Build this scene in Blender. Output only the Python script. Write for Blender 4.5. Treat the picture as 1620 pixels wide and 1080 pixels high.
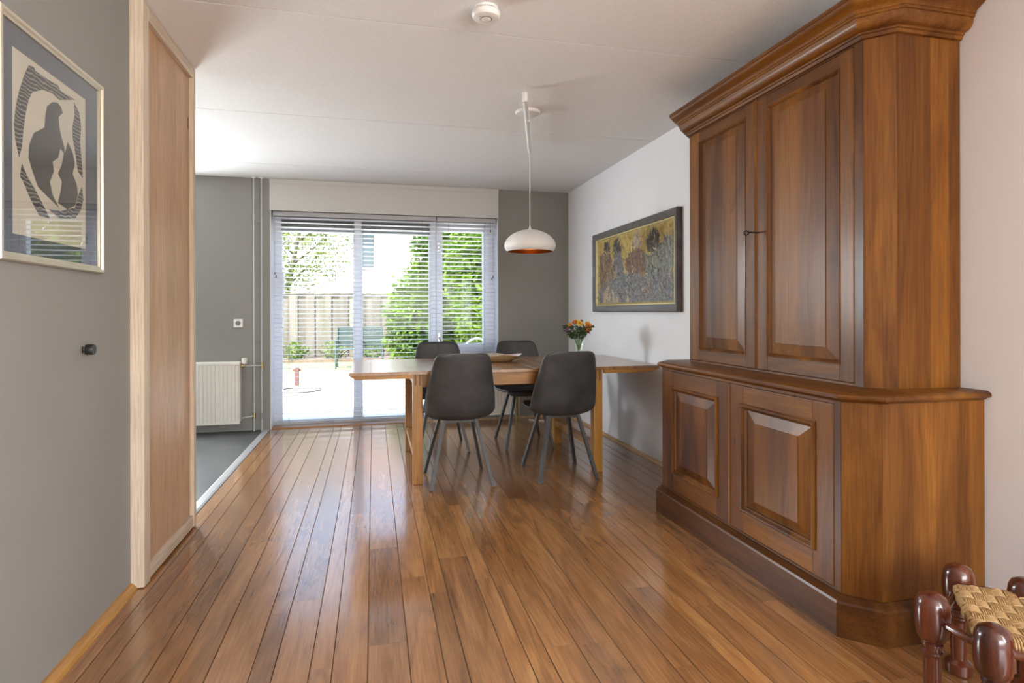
import bpy, bmesh, math, random
from mathutils import Vector, Matrix
R = math.radians
random.seed(7)
scene = bpy.context.scene
for o in list(bpy.data.objects):
    bpy.data.objects.remove(o, do_unlink=True)
col = scene.collection

# ------------------------------------------------------------ camera, sky, sun, window daylight, added fill lamps, exposure
FPX, CX, CY, ROLL = 916.0, 810.0, 492.85, 0.0025
YAW = math.atan((810 - 590.9) / FPX)
EYE = Vector((0, 0, 1.15))
r0 = Vector((math.cos(YAW), -math.sin(YAW), 0)); fw = Vector((math.sin(YAW), math.cos(YAW), 0)); u0 = Vector((0, 0, 1))
rv = (r0 - ROLL * u0).normalized(); uv = (u0 + ROLL * r0).normalized()
cd = bpy.data.cameras.new('camera'); cam = bpy.data.objects.new('camera', cd); col.objects.link(cam)
cd.sensor_width = 36; cd.lens = FPX * 36 / 1620; cd.shift_y = (CY - 540) / 1620; cd.clip_start = 0.05; cd.clip_end = 300
cam.matrix_world = Matrix(((rv.x, uv.x, -fw.x, EYE.x), (rv.y, uv.y, -fw.y, EYE.y), (rv.z, uv.z, -fw.z, EYE.z), (0, 0, 0, 1)))
scene.camera = cam

SUN_EL, SUN_AZ = R(54), R(222)      # azimuth: direction the light comes from, measured from +X
world = bpy.data.worlds.new('sky'); scene.world = world; world.use_nodes = True
wn = world.node_tree; wn.nodes.clear()
sky = wn.nodes.new('ShaderNodeTexSky'); sky.sky_type = 'NISHITA'; sky.sun_disc = False
sky.sun_elevation = SUN_EL; sky.air_density = 1.0; sky.dust_density = 2.0; sky.ozone_density = 1.0
sky.sun_rotation = math.pi / 2 - SUN_AZ
bgn = wn.nodes.new('ShaderNodeBackground'); bgn.inputs[1].default_value = 0.60
wo = wn.nodes.new('ShaderNodeOutputWorld')
wn.links.new(sky.outputs[0], bgn.inputs[0]); wn.links.new(bgn.outputs[0], wo.inputs[0])

sd = bpy.data.lights.new('sun', 'SUN'); sd.energy = 10.0; sd.angle = R(3); sd.color = (1, .96, .88)
sun = bpy.data.objects.new('sun', sd); col.objects.link(sun)
sdir = Vector((math.cos(SUN_EL) * math.cos(SUN_AZ), math.cos(SUN_EL) * math.sin(SUN_AZ), math.sin(SUN_EL)))
sun.rotation_euler = sdir.to_track_quat('Z', 'Y').to_euler()

def area(name, loc, direction, sx, sy, power, color=(1, 1, 1), portal=False):
    d = bpy.data.lights.new(name, 'AREA'); d.shape = 'RECTANGLE'; d.size = sx; d.size_y = sy
    d.energy = power; d.color = color
    if portal: d.cycles.is_portal = True
    o = bpy.data.objects.new(name, d); col.objects.link(o); o.location = loc
    o.rotation_euler = (-Vector(direction)).to_track_quat('Z', 'Y').to_euler()
    return o
area('rear_fill_light', (0.9, -3.40, 1.40), (0, 1, 0), 2.7, 1.7, 55, (1.0, .97, .93))  # fill lamp added behind the camera to brighten the room
area('side_fill_light', (2.15, -1.15, 1.40), (-1, 0, 0), 1.5, 1.6, 60, (1.0, .98, .95))  # second added fill lamp, out of view, lifts the left wall
area('kitchen_window_daylight', (-2.62, 6.22, 1.52), (.45, -1, -.30), 1.02, 1.05, 96, (.92, .97, 1.0))
area('garden_window_portal', (0.16, 6.36, 1.09), (0, -1, 0), 2.26, 2.1, 1, portal=True)

scene.view_settings.view_transform = 'Standard'; scene.view_settings.look = 'None'
scene.view_settings.exposure = 1.22; scene.view_settings.gamma = 1.0
scene.view_settings.use_curve_mapping = False
scene.cycles.use_denoising = True; scene.cycles.adaptive_threshold = 0.015
scene.cycles.max_bounces = 8; scene.cycles.diffuse_bounces = 5; scene.cycles.glossy_bounces = 4
scene.cycles.transparent_max_bounces = 24; scene.cycles.caustics_reflective = False; scene.cycles.caustics_refractive = False
scene.cycles.sample_clamp_indirect = 6.0

# ------------------------------------------------------------ materials
def srgb(r, g, b):
    f = lambda c: (c / 255 / 12.92) if c / 255 <= .04045 else ((c / 255 + .055) / 1.055) ** 2.4
    return (f(r), f(g), f(b), 1)
class NT:
    def __init__(s, name):
        s.m = bpy.data.materials.new(name); s.m.use_nodes = True; s.t = s.m.node_tree; s.t.nodes.clear()
        s.out = s.n('ShaderNodeOutputMaterial')
    def n(s, typ, ins=None, **kw):
        nd = s.t.nodes.new(typ)
        for k, v in kw.items(): setattr(nd, k, v)
        for k, v in (ins or {}).items():
            if isinstance(v, bpy.types.NodeSocket): s.t.links.new(v, nd.inputs[k])
            else: nd.inputs[k].default_value = v
        return nd
    def ramp(s, fac, stops):
        nd = s.n('ShaderNodeValToRGB', {0: fac}); e = nd.color_ramp.elements
        e[0].position, e[0].color = stops[0]; e[1].position, e[1].color = stops[-1]
        for p, c in stops[1:-1]:
            q = e.new(p); q.color = c
        return nd.outputs[0]
    def mix(s, fac, a, b, mode='MIX'):
        nd = s.n('ShaderNodeMix', data_type='RGBA', blend_type=mode)
        for k, v in ((0, fac), (6, a), (7, b)):
            if isinstance(v, bpy.types.NodeSocket): s.t.links.new(v, nd.inputs[k])
            else: nd.inputs[k].default_value = v
        return nd.outputs[2]
    def coords(s, scale=(1, 1, 1), rnd=True):
        tc = s.n('ShaderNodeTexCoord').outputs['Object']
        if rnd:
            oi = s.n('ShaderNodeObjectInfo').outputs['Random']
            v = s.n('ShaderNodeVectorMath', {0: oi, 1: (61.3, 37.7, 23.1)}, operation='MULTIPLY').outputs[0]
            tc = s.n('ShaderNodeVectorMath', {0: tc, 1: v}, operation='ADD').outputs[0]
        return s.n('ShaderNodeMapping', {0: tc, 3: scale}).outputs[0]
    def noise(s, vec, scale, detail=4, rough=.55, dist=0):
        return s.n('ShaderNodeTexNoise', {'Vector': vec, 'Scale': scale, 'Detail': detail, 'Roughness': rough, 'Distortion': dist}).outputs[0]
    def bump(s, h, strength, dist=.01):
        return s.n('ShaderNodeBump', {'Strength': strength, 'Distance': dist, 'Height': h}).outputs[0]
    def done(s, base, rough=.5, metallic=0., normal=None, coat=0., coat_rough=.1, spec=.5, **extra):
        ins = {'Base Color': base, 'Roughness': rough, 'Metallic': metallic, 'Coat Weight': coat, 'Coat Roughness': coat_rough, 'Specular IOR Level': spec}
        if normal is not None: ins['Normal'] = normal
        ins.update(extra)
        b = s.n('ShaderNodeBsdfPrincipled', ins); s.t.links.new(b.outputs[0], s.out.inputs[0]); return s.m

def plain(name, c, rough=.5, metallic=0., var=.06, vs=9., bump=0., bs=200., **kw):
    t = NT(name); v = t.coords()
    n = t.noise(v, vs, 3)
    base = t.mix(t.ramp(n, [(.3, (1 - var,) * 3 + (1,)), (.7, (1, 1, 1, 1))]), (0, 0, 0, 1), c, 'MIX') if False else \
        t.mix(1.0, c, t.ramp(n, [(.3, (1 - var,) * 3 + (1,)), (.7, (1, 1, 1, 1))]), 'MULTIPLY')
    nm = t.bump(t.noise(v, bs, 3), bump) if bump else None
    return t.done(base, rough, metallic, nm, **kw)

def wood(name, axis, dark, mid, light, rough=.4, coat=0., coat_rough=.15, ring=7., stretch=14., bump=.08, var=.35, knots=.0, spec=.5, boards=0., rings=0., ring_amt=.35):
    """procedural timber with the grain running along one object axis"""
    t = NT(name)
    k = [1.0, 1.0, 1.0]; k[axis] = 1.0 / stretch
    v = t.coords(tuple(k))
    warp = t.noise(v, 2.2, 3, .5)
    wv = t.n('ShaderNodeVectorMath', {0: t.n('ShaderNodeCombineXYZ', {0: warp, 1: warp, 2: warp}).outputs[0], 1: (.5, .5, .5)}, operation='MULTIPLY').outputs[0]
    v2 = t.n('ShaderNodeVectorMath', {0: v, 1: wv}, operation='ADD').outputs[0]
    broad = t.noise(v2, ring, 5, .6, .6)
    k2 = [90., 90., 90.]; k2[axis] = 3.0
    fine = t.noise(t.coords(tuple(k2)), 1.6, 3, .6)
    c = t.ramp(broad, [(.30, dark), (.48, mid), (.66, light)])
    rl = None
    if rings:                                    # growth-ring contour lines
        n3 = t.noise(v2, 1.5, 2, .45)
        rl = t.n('ShaderNodeMath', {0: t.n('ShaderNodeMath', {0: n3, 1: rings}, operation='MULTIPLY').outputs[0]}, operation='SINE').outputs[0]
        rl = t.ramp(rl, [(.0, (1, 1, 1, 1)), (.72, (1, 1, 1, 1)), (1., (0, 0, 0, 1))])
        c = t.mix(ring_amt, c, t.mix(1.0, c, rl, 'MULTIPLY'))
    c = t.mix(1.0, c, t.ramp(fine, [(.32, (.74, .72, .70, 1)), (.6, (1.05, 1.05, 1.05, 1))]), 'MULTIPLY')
    if knots:
        kk = [2.1, 2.1, 2.1]; kk[axis] = 1.1
        kn = t.noise(t.coords(tuple(kk)), 1.9, 2, .5, .8)
        c = t.mix(t.ramp(kn, [(.66, (0, 0, 0, 1)), (.76, (knots,) * 3 + (1,))]), c, (dark[0] * .35, dark[1] * .32, dark[2] * .35, 1))
    if boards:                                   # glued-up boards of slightly different tone
        ax = [9.0, 9.0, 9.0]; ax[axis] = 0.
        dp = t.n('ShaderNodeVectorMath', {0: t.coords(), 1: tuple(ax)}, operation='DOT_PRODUCT').outputs['Value']
        wnz = t.n('ShaderNodeTexWhiteNoise', {'W': t.n('ShaderNodeMath', {0: dp}, operation='FLOOR').outputs[0]}, noise_dimensions='1D').outputs[0]
        c = t.mix(1.0, c, t.ramp(wnz, [(0., (1 - boards, 1 - boards * 1.08, 1 - boards, 1)), (1., (1.12, 1.12, 1.05, 1))]), 'MULTIPLY')
    oi = t.n('ShaderNodeObjectInfo').outputs['Random']
    c = t.mix(1.0, c, t.ramp(oi, [(0., (1 - var, 1 - var * 1.05, 1 - var * 1.0, 1)), (.5, (1 - var * .35, 1 - var * .4, 1 - var * .35, 1)), (1., (1.08, 1.08, 1.06, 1))]), 'MULTIPLY')
    h = t.mix(.5, broad, fine)
    if rl is not None: h = t.mix(.75, fine, rl)
    return t.done(c, rough, 0., t.bump(h, bump, .004), coat, coat_rough, spec)

M = {}
M['wall_grey'] = plain('grey_wall_paint', (.255, .246, .228, 1), .85, var=.05, vs=3, bump=.05, bs=160)
M['wall_white'] = plain('white_wall_paint', (.82, .825, .845, 1), .85, var=.03, vs=3, bump=.05, bs=160)
M['ceiling'] = plain('spray_plaster', (.80, .79, .78, 1), .9, var=.05, vs=60, bump=.35, bs=220)
M['pelmet'] = plain('cream_board', (.55, .54, .515, 1), .6, var=.02)
M['frame'] = plain('white_window_frame', (.72, .74, .80, 1), .35, var=.02)
M['slat'] = plain('white_slat', (.80, .80, .81, 1), .4, var=.02)
M['rail_grey'] = plain('grey_metal_rail', (.40, .40, .41, 1), .4, var=.03)
M['vent'] = plain('grey_vent', (.20, .22, .22, 1), .45, var=.05)
M['darkvent'] = plain('dark_vent_slot', (.04, .045, .045, 1), .6)
M['cord'] = plain('grey_cord', (.16, .16, .17, 1), .7)
M['white_enamel'] = plain('white_enamel', (.74, .71, .65, 1), .3, var=.02)
M['pipe'] = plain('pipe_paint', (.42, .43, .42, 1), .4, var=.05)
M['brass'] = plain('tarnished_brass', (.42, .30, .12, 1), .35, 1.0, var=.2, vs=40)
M['chrome'] = plain('chrome', (.6, .6, .6, 1), .2, 1.0)
M['white_plastic'] = plain('white_plastic', (.78, .77, .74, 1), .35, var=.02)
M['grey_plastic'] = plain('grey_plastic', (.22, .22, .22, 1), .4)
M['black'] = plain('black_plastic', (.012, .012, .012, 1), .4)
M['alu'] = plain('aluminium_strip', (.72, .73, .75, 1), .3, .7, var=.05)
M['subfloor'] = plain('groove_shadow_board', (.10, .055, .025, 1), .8)
M['leather'] = (lambda t: t.done(t.ramp(t.noise(t.coords(), 7, 5, .6), [(.3, (.021, .021, .021, 1)), (.72, (.052, .051, .050, 1))]), t.ramp(t.noise(t.coords(), 11, 3), [(.3, (.38,) * 3 + (1,)), (.7, (.58,) * 3 + (1,))]), 0, t.bump(t.noise(t.coords(), 260, 3), .12, .003)))(NT('charcoal_leather'))
M['piping'] = plain('leather_piping', (.10, .098, .094, 1), .35, var=.1)
M['leg_metal'] = plain('brushed_gunmetal', (.026, .023, .020, 1), .5, .0, var=.15, vs=30)
M['shade_white'] = plain('matt_white_metal', (.74, .72, .69, 1), .5, var=.01)
M['copper'] = plain('copper_lining', (.40, .16, .045, 1), .32, .9, var=.1)
M['silver_frame'] = plain('champagne_frame', (.62, .57, .46, 1), .28, .55, var=.05)
M['mount'] = plain('blue_grey_mount', (.105, .112, .135, 1), .9, var=.05, vs=30)
M['paper'] = plain('cream_paper', (.63, .56, .44, 1), .9, var=.06, vs=12)
M['ink'] = (lambda t: t.done(t.ramp(t.noise(t.coords(rnd=False), 900, 2), [(.35, (.028, .026, .026, 1)), (.66, (.12, .105, .09, 1))]), .8))(NT('printing_ink'))
def stripes_mat():
    t = NT('cut_line_ink'); v = t.coords(rnd=False)
    w = t.n('ShaderNodeTexWave', {'Vector': v, 'Scale': 26., 'Distortion': 6., 'Detail': 2.}, wave_type='BANDS', bands_direction='Z').outputs[1]
    return t.done(t.ramp(w, [(.60, (.024, .024, .03, 1)), (.95, (.34, .29, .22, 1))]), .8)
M['ink_lines'] = stripes_mat()
def glass(name, tint=(1, 1, 1, 1), f0=1.45, rough=.0, k=1.0):
    t = NT(name)
    tr = t.n('ShaderNodeBsdfTransparent', {0: tint}); gl = t.n('ShaderNodeBsdfGlossy', {'Color': (k, k, k, 1), 'Roughness': rough})
    r0_ = ((f0 - 1) / (f0 + 1)) ** 2
    fc = t.n('ShaderNodeLayerWeight', {'Blend': .5}).outputs['Facing']
    p5 = t.n('ShaderNodeMath', {0: fc, 1: 5.0}, operation='POWER').outputs[0]
    fr = t.n('ShaderNodeMath', {0: p5, 1: 1 - r0_, 2: r0_}, operation='MULTIPLY_ADD')
    mx = t.n('ShaderNodeMixShader', {0: fr.outputs[0], 1: tr.outputs[0], 2: gl.outputs[0]})
    t.t.links.new(mx.outputs[0], t.out.inputs[0]); return t.m
M['pane'] = glass('window_glass', (.96, .98, .97, 1), 1.45, 0., .22)
M['picture_glass'] = glass('picture_glass', (.96, .97, .97, 1), 1.6)
M['vase_glass'] = glass('vase_glass', (.93, .97, .94, 1), 1.5)

# timber
oakd, oakm, oakl = (.235, .100, .031, 1), (.360, .163, .052, 1), (.445, .220, .078, 1)
M['plank'] = wood('oak_plank', 1, oakd, oakm, oakl, .24, .8, .13, spec=.8, ring=9, stretch=7, bump=.09, var=.30, knots=.6, rings=120., ring_amt=.16)
M['plank_edge'] = wood('oak_plank_dimmed_edge', 1, (.10, .045, .016, 1), (.17, .08, .03, 1), (.22, .11, .042, 1), .75, ring=9, bump=.02, var=.2, spec=.2)  # bevel colour darkened and matted to subdue bright highlights along the seams
wd, wm, wl = (.082, .0265, .0045, 1), (.160, .0575, .0085, 1), (.240, .096, .0145, 1)
ck = dict(rough=.42, coat=.09, coat_rough=.20, ring=6, stretch=8, bump=.03, var=.24, spec=.22, boards=.24, rings=70., ring_amt=.10)
M['wal_z'] = wood('walnut_upright', 2, wd, wm, wl, knots=.5, **ck)
M['wal_y'] = wood('walnut_lengthwise', 1, wd, wm, wl, **ck)
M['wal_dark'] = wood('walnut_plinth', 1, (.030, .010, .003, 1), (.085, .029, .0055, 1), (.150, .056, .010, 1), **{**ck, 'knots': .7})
td, tm, tl = (.24, .098, .012, 1), (.37, .165, .023, 1), (.45, .215, .037, 1)
M['tab_y'] = wood('table_top_oak', 1, (.22, .11, .045, 1), (.33, .175, .075, 1), (.42, .235, .105, 1), .24, .5, .2, ring=8, bump=.05, var=.25)
M['tab_z'] = wood('table_leg_oak', 2, td, tm, tl, .42, ring=8, bump=.05, var=.15)
M['tab_x'] = wood('table_rail_oak', 0, td, tm, tl, .42, ring=8, bump=.05, var=.15)
M['tab_yr'] = wood('table_side_rail_oak', 1, td, tm, tl, .42, ring=8, bump=.05, var=.15)
M['tenon'] = plain('end_grain', (.17, .075, .025, 1), .6, var=.3, vs=60)
M['post'] = wood('pale_pine_post', 2, (.50, .40, .29, 1), (.58, .475, .355, 1), (.64, .54, .42, 1), .55, ring=4, bump=.03, var=.10)
M['post_y'] = wood('pale_pine_rail', 1, (.50, .40, .29, 1), (.58, .475, .355, 1), (.64, .54, .42, 1), .55, ring=4, bump=.03, var=.10)
M['veneer'] = wood('beech_veneer', 2, (.38, .225, .125, 1), (.44, .27, .155, 1), (.49, .31, .185, 1), .45, ring=6, stretch=22, bump=.02, var=.05)
M['goldtrim'] = wood('honey_trim', 1, (.33, .15, .035, 1), (.46, .23, .06, 1), (.55, .30, .09, 1), .35, var=.1)
M['paletrim'] = wood('pale_trim', 1, (.40, .23, .11, 1), (.50, .31, .16, 1), (.58, .38, .21, 1), .4, var=.1)
M['rosewood'] = wood('turned_rosewood', 2, (.030, .007, .004, 1), (.080, .017, .007, 1), (.145, .035, .012, 1), .22, .5, .1, ring=11, bump=.03, var=.15)
M['sill'] = wood('oak_threshold', 0, oakd, oakm, oakl, .3, var=.1)
M['pf'] = wood('dark_picture_frame', 1, (.065, .052, .050, 1), (.10, .082, .079, 1), (.13, .108, .102, 1), .38, var=.1)
M['gilt'] = plain('gilt_slip', (.58, .47, .22, 1), .4, .5, var=.25, vs=60)
def vinyl():
    t = NT('grey_vinyl'); v = t.coords()
    n = t.noise(v, 2.2, 6, .65, .5)
    return t.done(t.ramp(n, [(.3, (.045, .047, .050, 1)), (.7, (.095, .097, .100, 1))]), .42, 0, t.bump(t.noise(v, 80, 2), .05))
M['vinyl'] = vinyl()
def paint(name, a, b, c, sc=34):
    t = NT(name); v = t.coords(rnd=False)
    n = t.noise(v, sc, 8, .72, 1.2)
    return t.done(t.ramp(n, [(.34, a), (.5, b), (.66, c)]), .6, 0, t.bump(t.noise(v, 90, 4), .4, .004))
P_ = lambda *q: srgb(*q)
M['p_bg'] = paint('ochre_paint', P_(138, 115, 58), P_(184, 158, 84), P_(206, 186, 118), 14)
M['p_tan'] = paint('tan_paint', P_(70, 52, 38), P_(135, 105, 78), P_(170, 148, 118))
M['p_dark'] = paint('dark_paint', P_(38, 32, 32), P_(68, 60, 58), P_(110, 98, 90))
M['p_teal'] = paint('teal_grey_paint', P_(58, 60, 58), P_(122, 126, 116), P_(164, 166, 154))
M['p_grey'] = paint('blue_grey_paint', P_(54, 54, 60), P_(114, 114, 118), P_(172, 168, 158), 40)
M['p_cream'] = paint('cream_paint', P_(128, 108, 86), P_(178, 160, 132), P_(200, 184, 156), 30)
M['p_brown'] = paint('brown_paint', P_(72, 48, 36), P_(120, 88, 64), P_(150, 122, 96), 30)
# rush, dish, flowers
def rope():
    t = NT('twisted_seagrass'); v = t.coords()
    n = t.noise(v, 120, 4, .7)
    return t.done(t.ramp(n, [(.3, (.27, .15, .055, 1)), (.7, (.58, .38, .17, 1))]), .75, 0, t.bump(n, .5, .002))
M['rope'] = rope()
def shell():
    t = NT('mother_of_pearl'); v = t.coords()
    vo = t.n('ShaderNodeTexVoronoi', {'Vector': v, 'Scale': 42.}).outputs['Color']
    c = t.mix(.75, vo, (.62, .55, .43, 1)); n = t.noise(v, 30, 3)
    c = t.mix(t.ramp(n, [(.45, (0, 0, 0, 1)), (.6, (.5, .5, .5, 1))]), c, (.23, .17, .10, 1))
    return t.done(c, .2, .1)
M['shell'] = shell()
M['shell_out'] = plain('dish_outside', (.40, .27, .13, 1), .35, var=.3, vs=25)
M['stem'] = plain('green_stem', (.13, .21, .03, 1), .5, var=.3, vs=30)
M['leaf_d'] = plain('dark_leaf', (.035, .085, .018, 1), .5, var=.4, vs=40)
M['petal_o'] = plain('orange_petal', (.80, .33, .02, 1), .6, var=.2, vs=60)
M['petal_y'] = plain('yellow_petal', (.82, .52, .03, 1), .6, var=.2, vs=60)
M['petal_r'] = plain('red_petal', (.52, .05, .012, 1), .6, var=.2, vs=60)
M['petal_p'] = plain('purple_petal', (.16, .07, .16, 1), .6, var=.3, vs=60)
# outdoors
M['patio'] = plain('pale_paving', (.74, .71, .66, 1), .85, var=.12, vs=2)
M['lawn'] = plain('mown_grass', (.20, .25, .09, 1), .9, var=.35, vs=5, bump=.3, bs=60)
M['gravel'] = plain('pale_gravel', (.52, .47, .40, 1), .9, var=.35, vs=7, bump=.4, bs=30)
M['soil'] = plain('bed_soil', (.17, .115, .08, 1), .95, var=.5, vs=9)
M['fence'] = wood('weathered_fence', 2, (.085, .072, .05, 1), (.135, .118, .09, 1), (.19, .17, .135, 1), .85, ring=5, bump=.1, var=.30)
M['render'] = plain('white_render', (.80, .79, .77, 1), .9, var=.03, vs=1)
M['roof'] = plain('roof_tiles', (.30, .17, .11, 1), .8, var=.3, vs=6)
M['houseglass'] = plain('dark_house_pane', (.05, .07, .075, 1), .12)
M['bark'] = plain('bark', (.10, .085, .065, 1), .9, var=.4, vs=14)
def leafmat(name, a, b, trans=.35):
    t = NT(name); n = t.noise(t.coords(), 1.7, 4)
    c = t.ramp(n, [(.3, a), (.7, b)])
    d = t.n('ShaderNodeBsdfPrincipled', {'Base Color': c, 'Roughness': .55, 'Specular IOR Level': .25})
    tr = t.n('ShaderNodeBsdfTranslucent', {0: c})
    mx = t.n('ShaderNodeMixShader', {0: trans, 1: d.outputs[0], 2: tr.outputs[0]}); t.t.links.new(mx.outputs[0], t.out.inputs[0]); return t.m
M['laurel'] = leafmat('laurel_leaf', (.022, .062, .003, 1), (.125, .205, .014, 1))
M['tree_leaf'] = leafmat('birch_leaf', (.10, .14, .024, 1), (.20, .245, .055, 1), .45)
M['ivy'] = leafmat('ivy_leaf', (.05, .11, .02, 1), (.16, .22, .06, 1))
M['green_plastic'] = plain('dark_green_plastic', (.035, .058, .052, 1), .45, var=.1)
M['redpost'] = plain('rusty_red_post', (.11, .045, .036, 1), .7, var=.3, vs=20)
M['hose'] = plain('dark_hose', (.06, .045, .05, 1), .5)
M['white_iron'] = plain('white_iron', (.82, .82, .82, 1), .4)

# ------------------------------------------------------------ mesh helpers
class MB:
    """collects shapes in world coordinates; build() links them as ONE mesh object"""
    def __init__(s): s.v = []; s.f = []
    def add(s, vs, fs):
        k = len(s.v); s.v += [tuple(p) for p in vs]; s.f += [tuple(i + k for i in f) for f in fs]; return s
    def box(s, x0, x1, y0, y1, z0, z1):
        return s.add([(x, y, z) for z in (z0, z1) for x, y in ((x0, y0), (x1, y0), (x1, y1), (x0, y1))],
                     [(3, 2, 1, 0), (4, 5, 6, 7), (0, 1, 5, 4), (1, 2, 6, 5), (2, 3, 7, 6), (3, 0, 4, 7)])
    def cbox(s, x0, x1, y0, y1, z0, z1, b=.003):
        """box with chamfered edges"""
        bm = bmesh.new(); bmesh.ops.create_cube(bm, size=1)
        for v in bm.verts: v.co = Vector(((x0 + x1) / 2 + v.co.x * (x1 - x0), (y0 + y1) / 2 + v.co.y * (y1 - y0), (z0 + z1) / 2 + v.co.z * (z1 - z0)))
        b = min(b, .45 * min(x1 - x0, y1 - y0, z1 - z0))
        bmesh.ops.bevel(bm, geom=bm.edges[:], offset=b, segments=2, profile=.6, affect='EDGES')
        bm.verts.index_update(); s.add([v.co for v in bm.verts], [[v.index for v in f.verts] for f in bm.faces]); bm.free(); return s
    def loft(s, rings, close=True, cap0=True, cap1=True):
        k = len(s.v); n = len(rings[0])
        for r in rings: s.v += [tuple(p) for p in r]
        for i in range(len(rings) - 1):
            for j in range(n if close else n - 1):
                a = k + i * n + j; b = k + i * n + (j + 1) % n
                s.f.append((a, b, b + n, a + n))
        if cap0: s.f.append(tuple(k + j for j in reversed(range(n))))
        if cap1: s.f.append(tuple(k + (len(rings) - 1) * n + j for j in range(n)))
        return s
    def prism(s, poly, axis, a, b):
        """polygon (list of 2-D points on the other two axes, in x,y,z order) extruded along axis from a to b"""
        def p(q, t):
            q = list(q); q.insert(axis, t); return q
        return s.loft([[p(q, a) for q in poly], [p(q, b) for q in poly]])
    def lathe(s, c, prof, n=32, axis=2, cap0=True, cap1=True):
        rings = []
        for r, h in prof:
            ring = []
            for j in range(n):
                t = 2 * math.pi * j / n; q = [r * math.cos(t), r * math.sin(t)]; q.insert(axis, h)
                ring.append((c[0] + q[0], c[1] + q[1], c[2] + q[2]))
            rings.append(ring)
        return s.loft(rings, True, cap0, cap1)
    def tube(s, pts, rad, n=8, closed=False, flat=None, cap=True):
        pts = [Vector(p) for p in pts]; N = len(pts)
        rads = rad if isinstance(rad, (list, tuple)) else [rad] * N
        rings = []; prev = None
        for i, p in enumerate(pts):
            a = pts[(i - 1) % N] if (closed or i > 0) else p; b = pts[(i + 1) % N] if (closed or i < N - 1) else p
            t = (b - a).normalized()
            if prev is None:
                ref = Vector((0, 0, 1)) if abs(t.z) < .9 else Vector((1, 0, 0)); nrm = t.cross(ref).normalized()
            else:
                nrm = (prev - t * prev.dot(t)); nrm = nrm.normalized() if nrm.length > 1e-6 else prev
            prev = nrm; bn = t.cross(nrm)
            rings.append([p + (nrm * math.cos(2 * math.pi * j / n) + bn * math.sin(2 * math.pi * j / n)) * rads[i] for j in range(n)])
        if closed: rings.append(rings[0]); return s.loft(rings, True, False, False)
        return s.loft(rings, True, cap, cap)
    def bar(s, p0, p1, w, d, side=None):
        """rectangular bar from p0 to p1, w along side, d across"""
        p0, p1 = Vector(p0), Vector(p1); t = (p1 - p0).normalized()
        sv = Vector(side) if side else Vector((1, 0, 0)); sv = (sv - t * sv.dot(t)).normalized(); dv = t.cross(sv)
        q = [(-1, -1), (1, -1), (1, 1), (-1, 1)]
        return s.loft([[p + sv * w / 2 * a + dv * d / 2 * b for a, b in q] for p in (p0, p1)])
    def build(s, name, mat, parent=None, smooth=None, origin=None):
        me = bpy.data.meshes.new(name)
        o = bpy.data.objects.new(name, me); col.objects.link(o)
        og = Vector(origin) if origin is not None else (ROOT[parent.name] if parent else Vector((0, 0, 0)))
        me.from_pydata([(a - og.x, b - og.y, c - og.z) for a, b, c in s.v], [], s.f)
        bm = bmesh.new(); bm.from_mesh(me); bmesh.ops.recalc_face_normals(bm, faces=bm.faces[:]); bm.to_mesh(me); bm.free()
        me.materials.append(M[mat] if isinstance(mat, str) else mat)
        if smooth:
            me.shade_smooth(); me.set_sharp_from_angle(angle=R(smooth))
        if parent:
            o.parent = parent
            o.location = og - ROOT[parent.name]
        else: o.location = og
        ROOT[o.name] = og
        return o
ROOT = {}
def tag(o, label=None, cat=None, group=None, kind=None):
    if label: o['label'] = label
    if cat: o['category'] = cat
    if group: o['group'] = group
    if kind: o['kind'] = kind
    return o
def thing(name, loc, label, cat, group=None):
    o = bpy.data.objects.new(name, None); col.objects.link(o); o.location = loc; o.empty_display_size = .1
    ROOT[o.name] = Vector(loc); return tag(o, label, cat, group)
def copy_tree(o, parent=None):
    c = o.copy(); col.objects.link(c); c.parent = parent
    for ch in list(o.children): copy_tree(ch, c)
    return c
def box(name, mat, x0, x1, y0, y1, z0, z1, parent=None, b=0):
    m = MB()
    (m.cbox(x0, x1, y0, y1, z0, z1, b) if b else m.box(x0, x1, y0, y1, z0, z1))
    return m.build(name, mat, parent)

# ------------------------------------------------------------ setting
XR, XRN, YB, H = 2.095, 2.165, 6.075, 2.46     # right wall, right wall by the cabinet, back wall, ceiling height
XL = -0.985
def struct(o, label=None): return tag(o, label, None, None, 'structure')

floor = struct(box('floor', 'subfloor', -1.03, 2.2, -3.5, 6.30, -.08, -.011), 'brown oak plank floor with bevelled joints')
XE = [XL, -.905, -.834, -.70, -.62, -.518, -.385, -.315, -.202, -.132, -.021, .112, .222, .293, .425, .496, .568, .681, .812, .941, 1.011, 1.127, 1.203, 1.304, 1.375, 1.49, 1.56, 1.675, 1.745, 1.875, 1.945, 2.09, 2.16]
def plank(mb, x0, x1, y0, y1, b=.0014):
    g = .0006
    x0 += g; x1 -= g; y0 += .0002; y1 -= .0002
    r = lambda i, z: [(x0 + i, y0, z), (x1 - i, y0, z), (x1 - i, y1, z), (x0 + i, y1, z)]
    mb.loft([r(0, -.0105), r(0, -b), r(b, 0)])
def dimmed_edge(o):
    o.data.materials.append(M['plank_edge'])
    for p in o.data.polygons:
        if p.normal.z < .95: p.material_index = 1
rear = MB()
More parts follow.
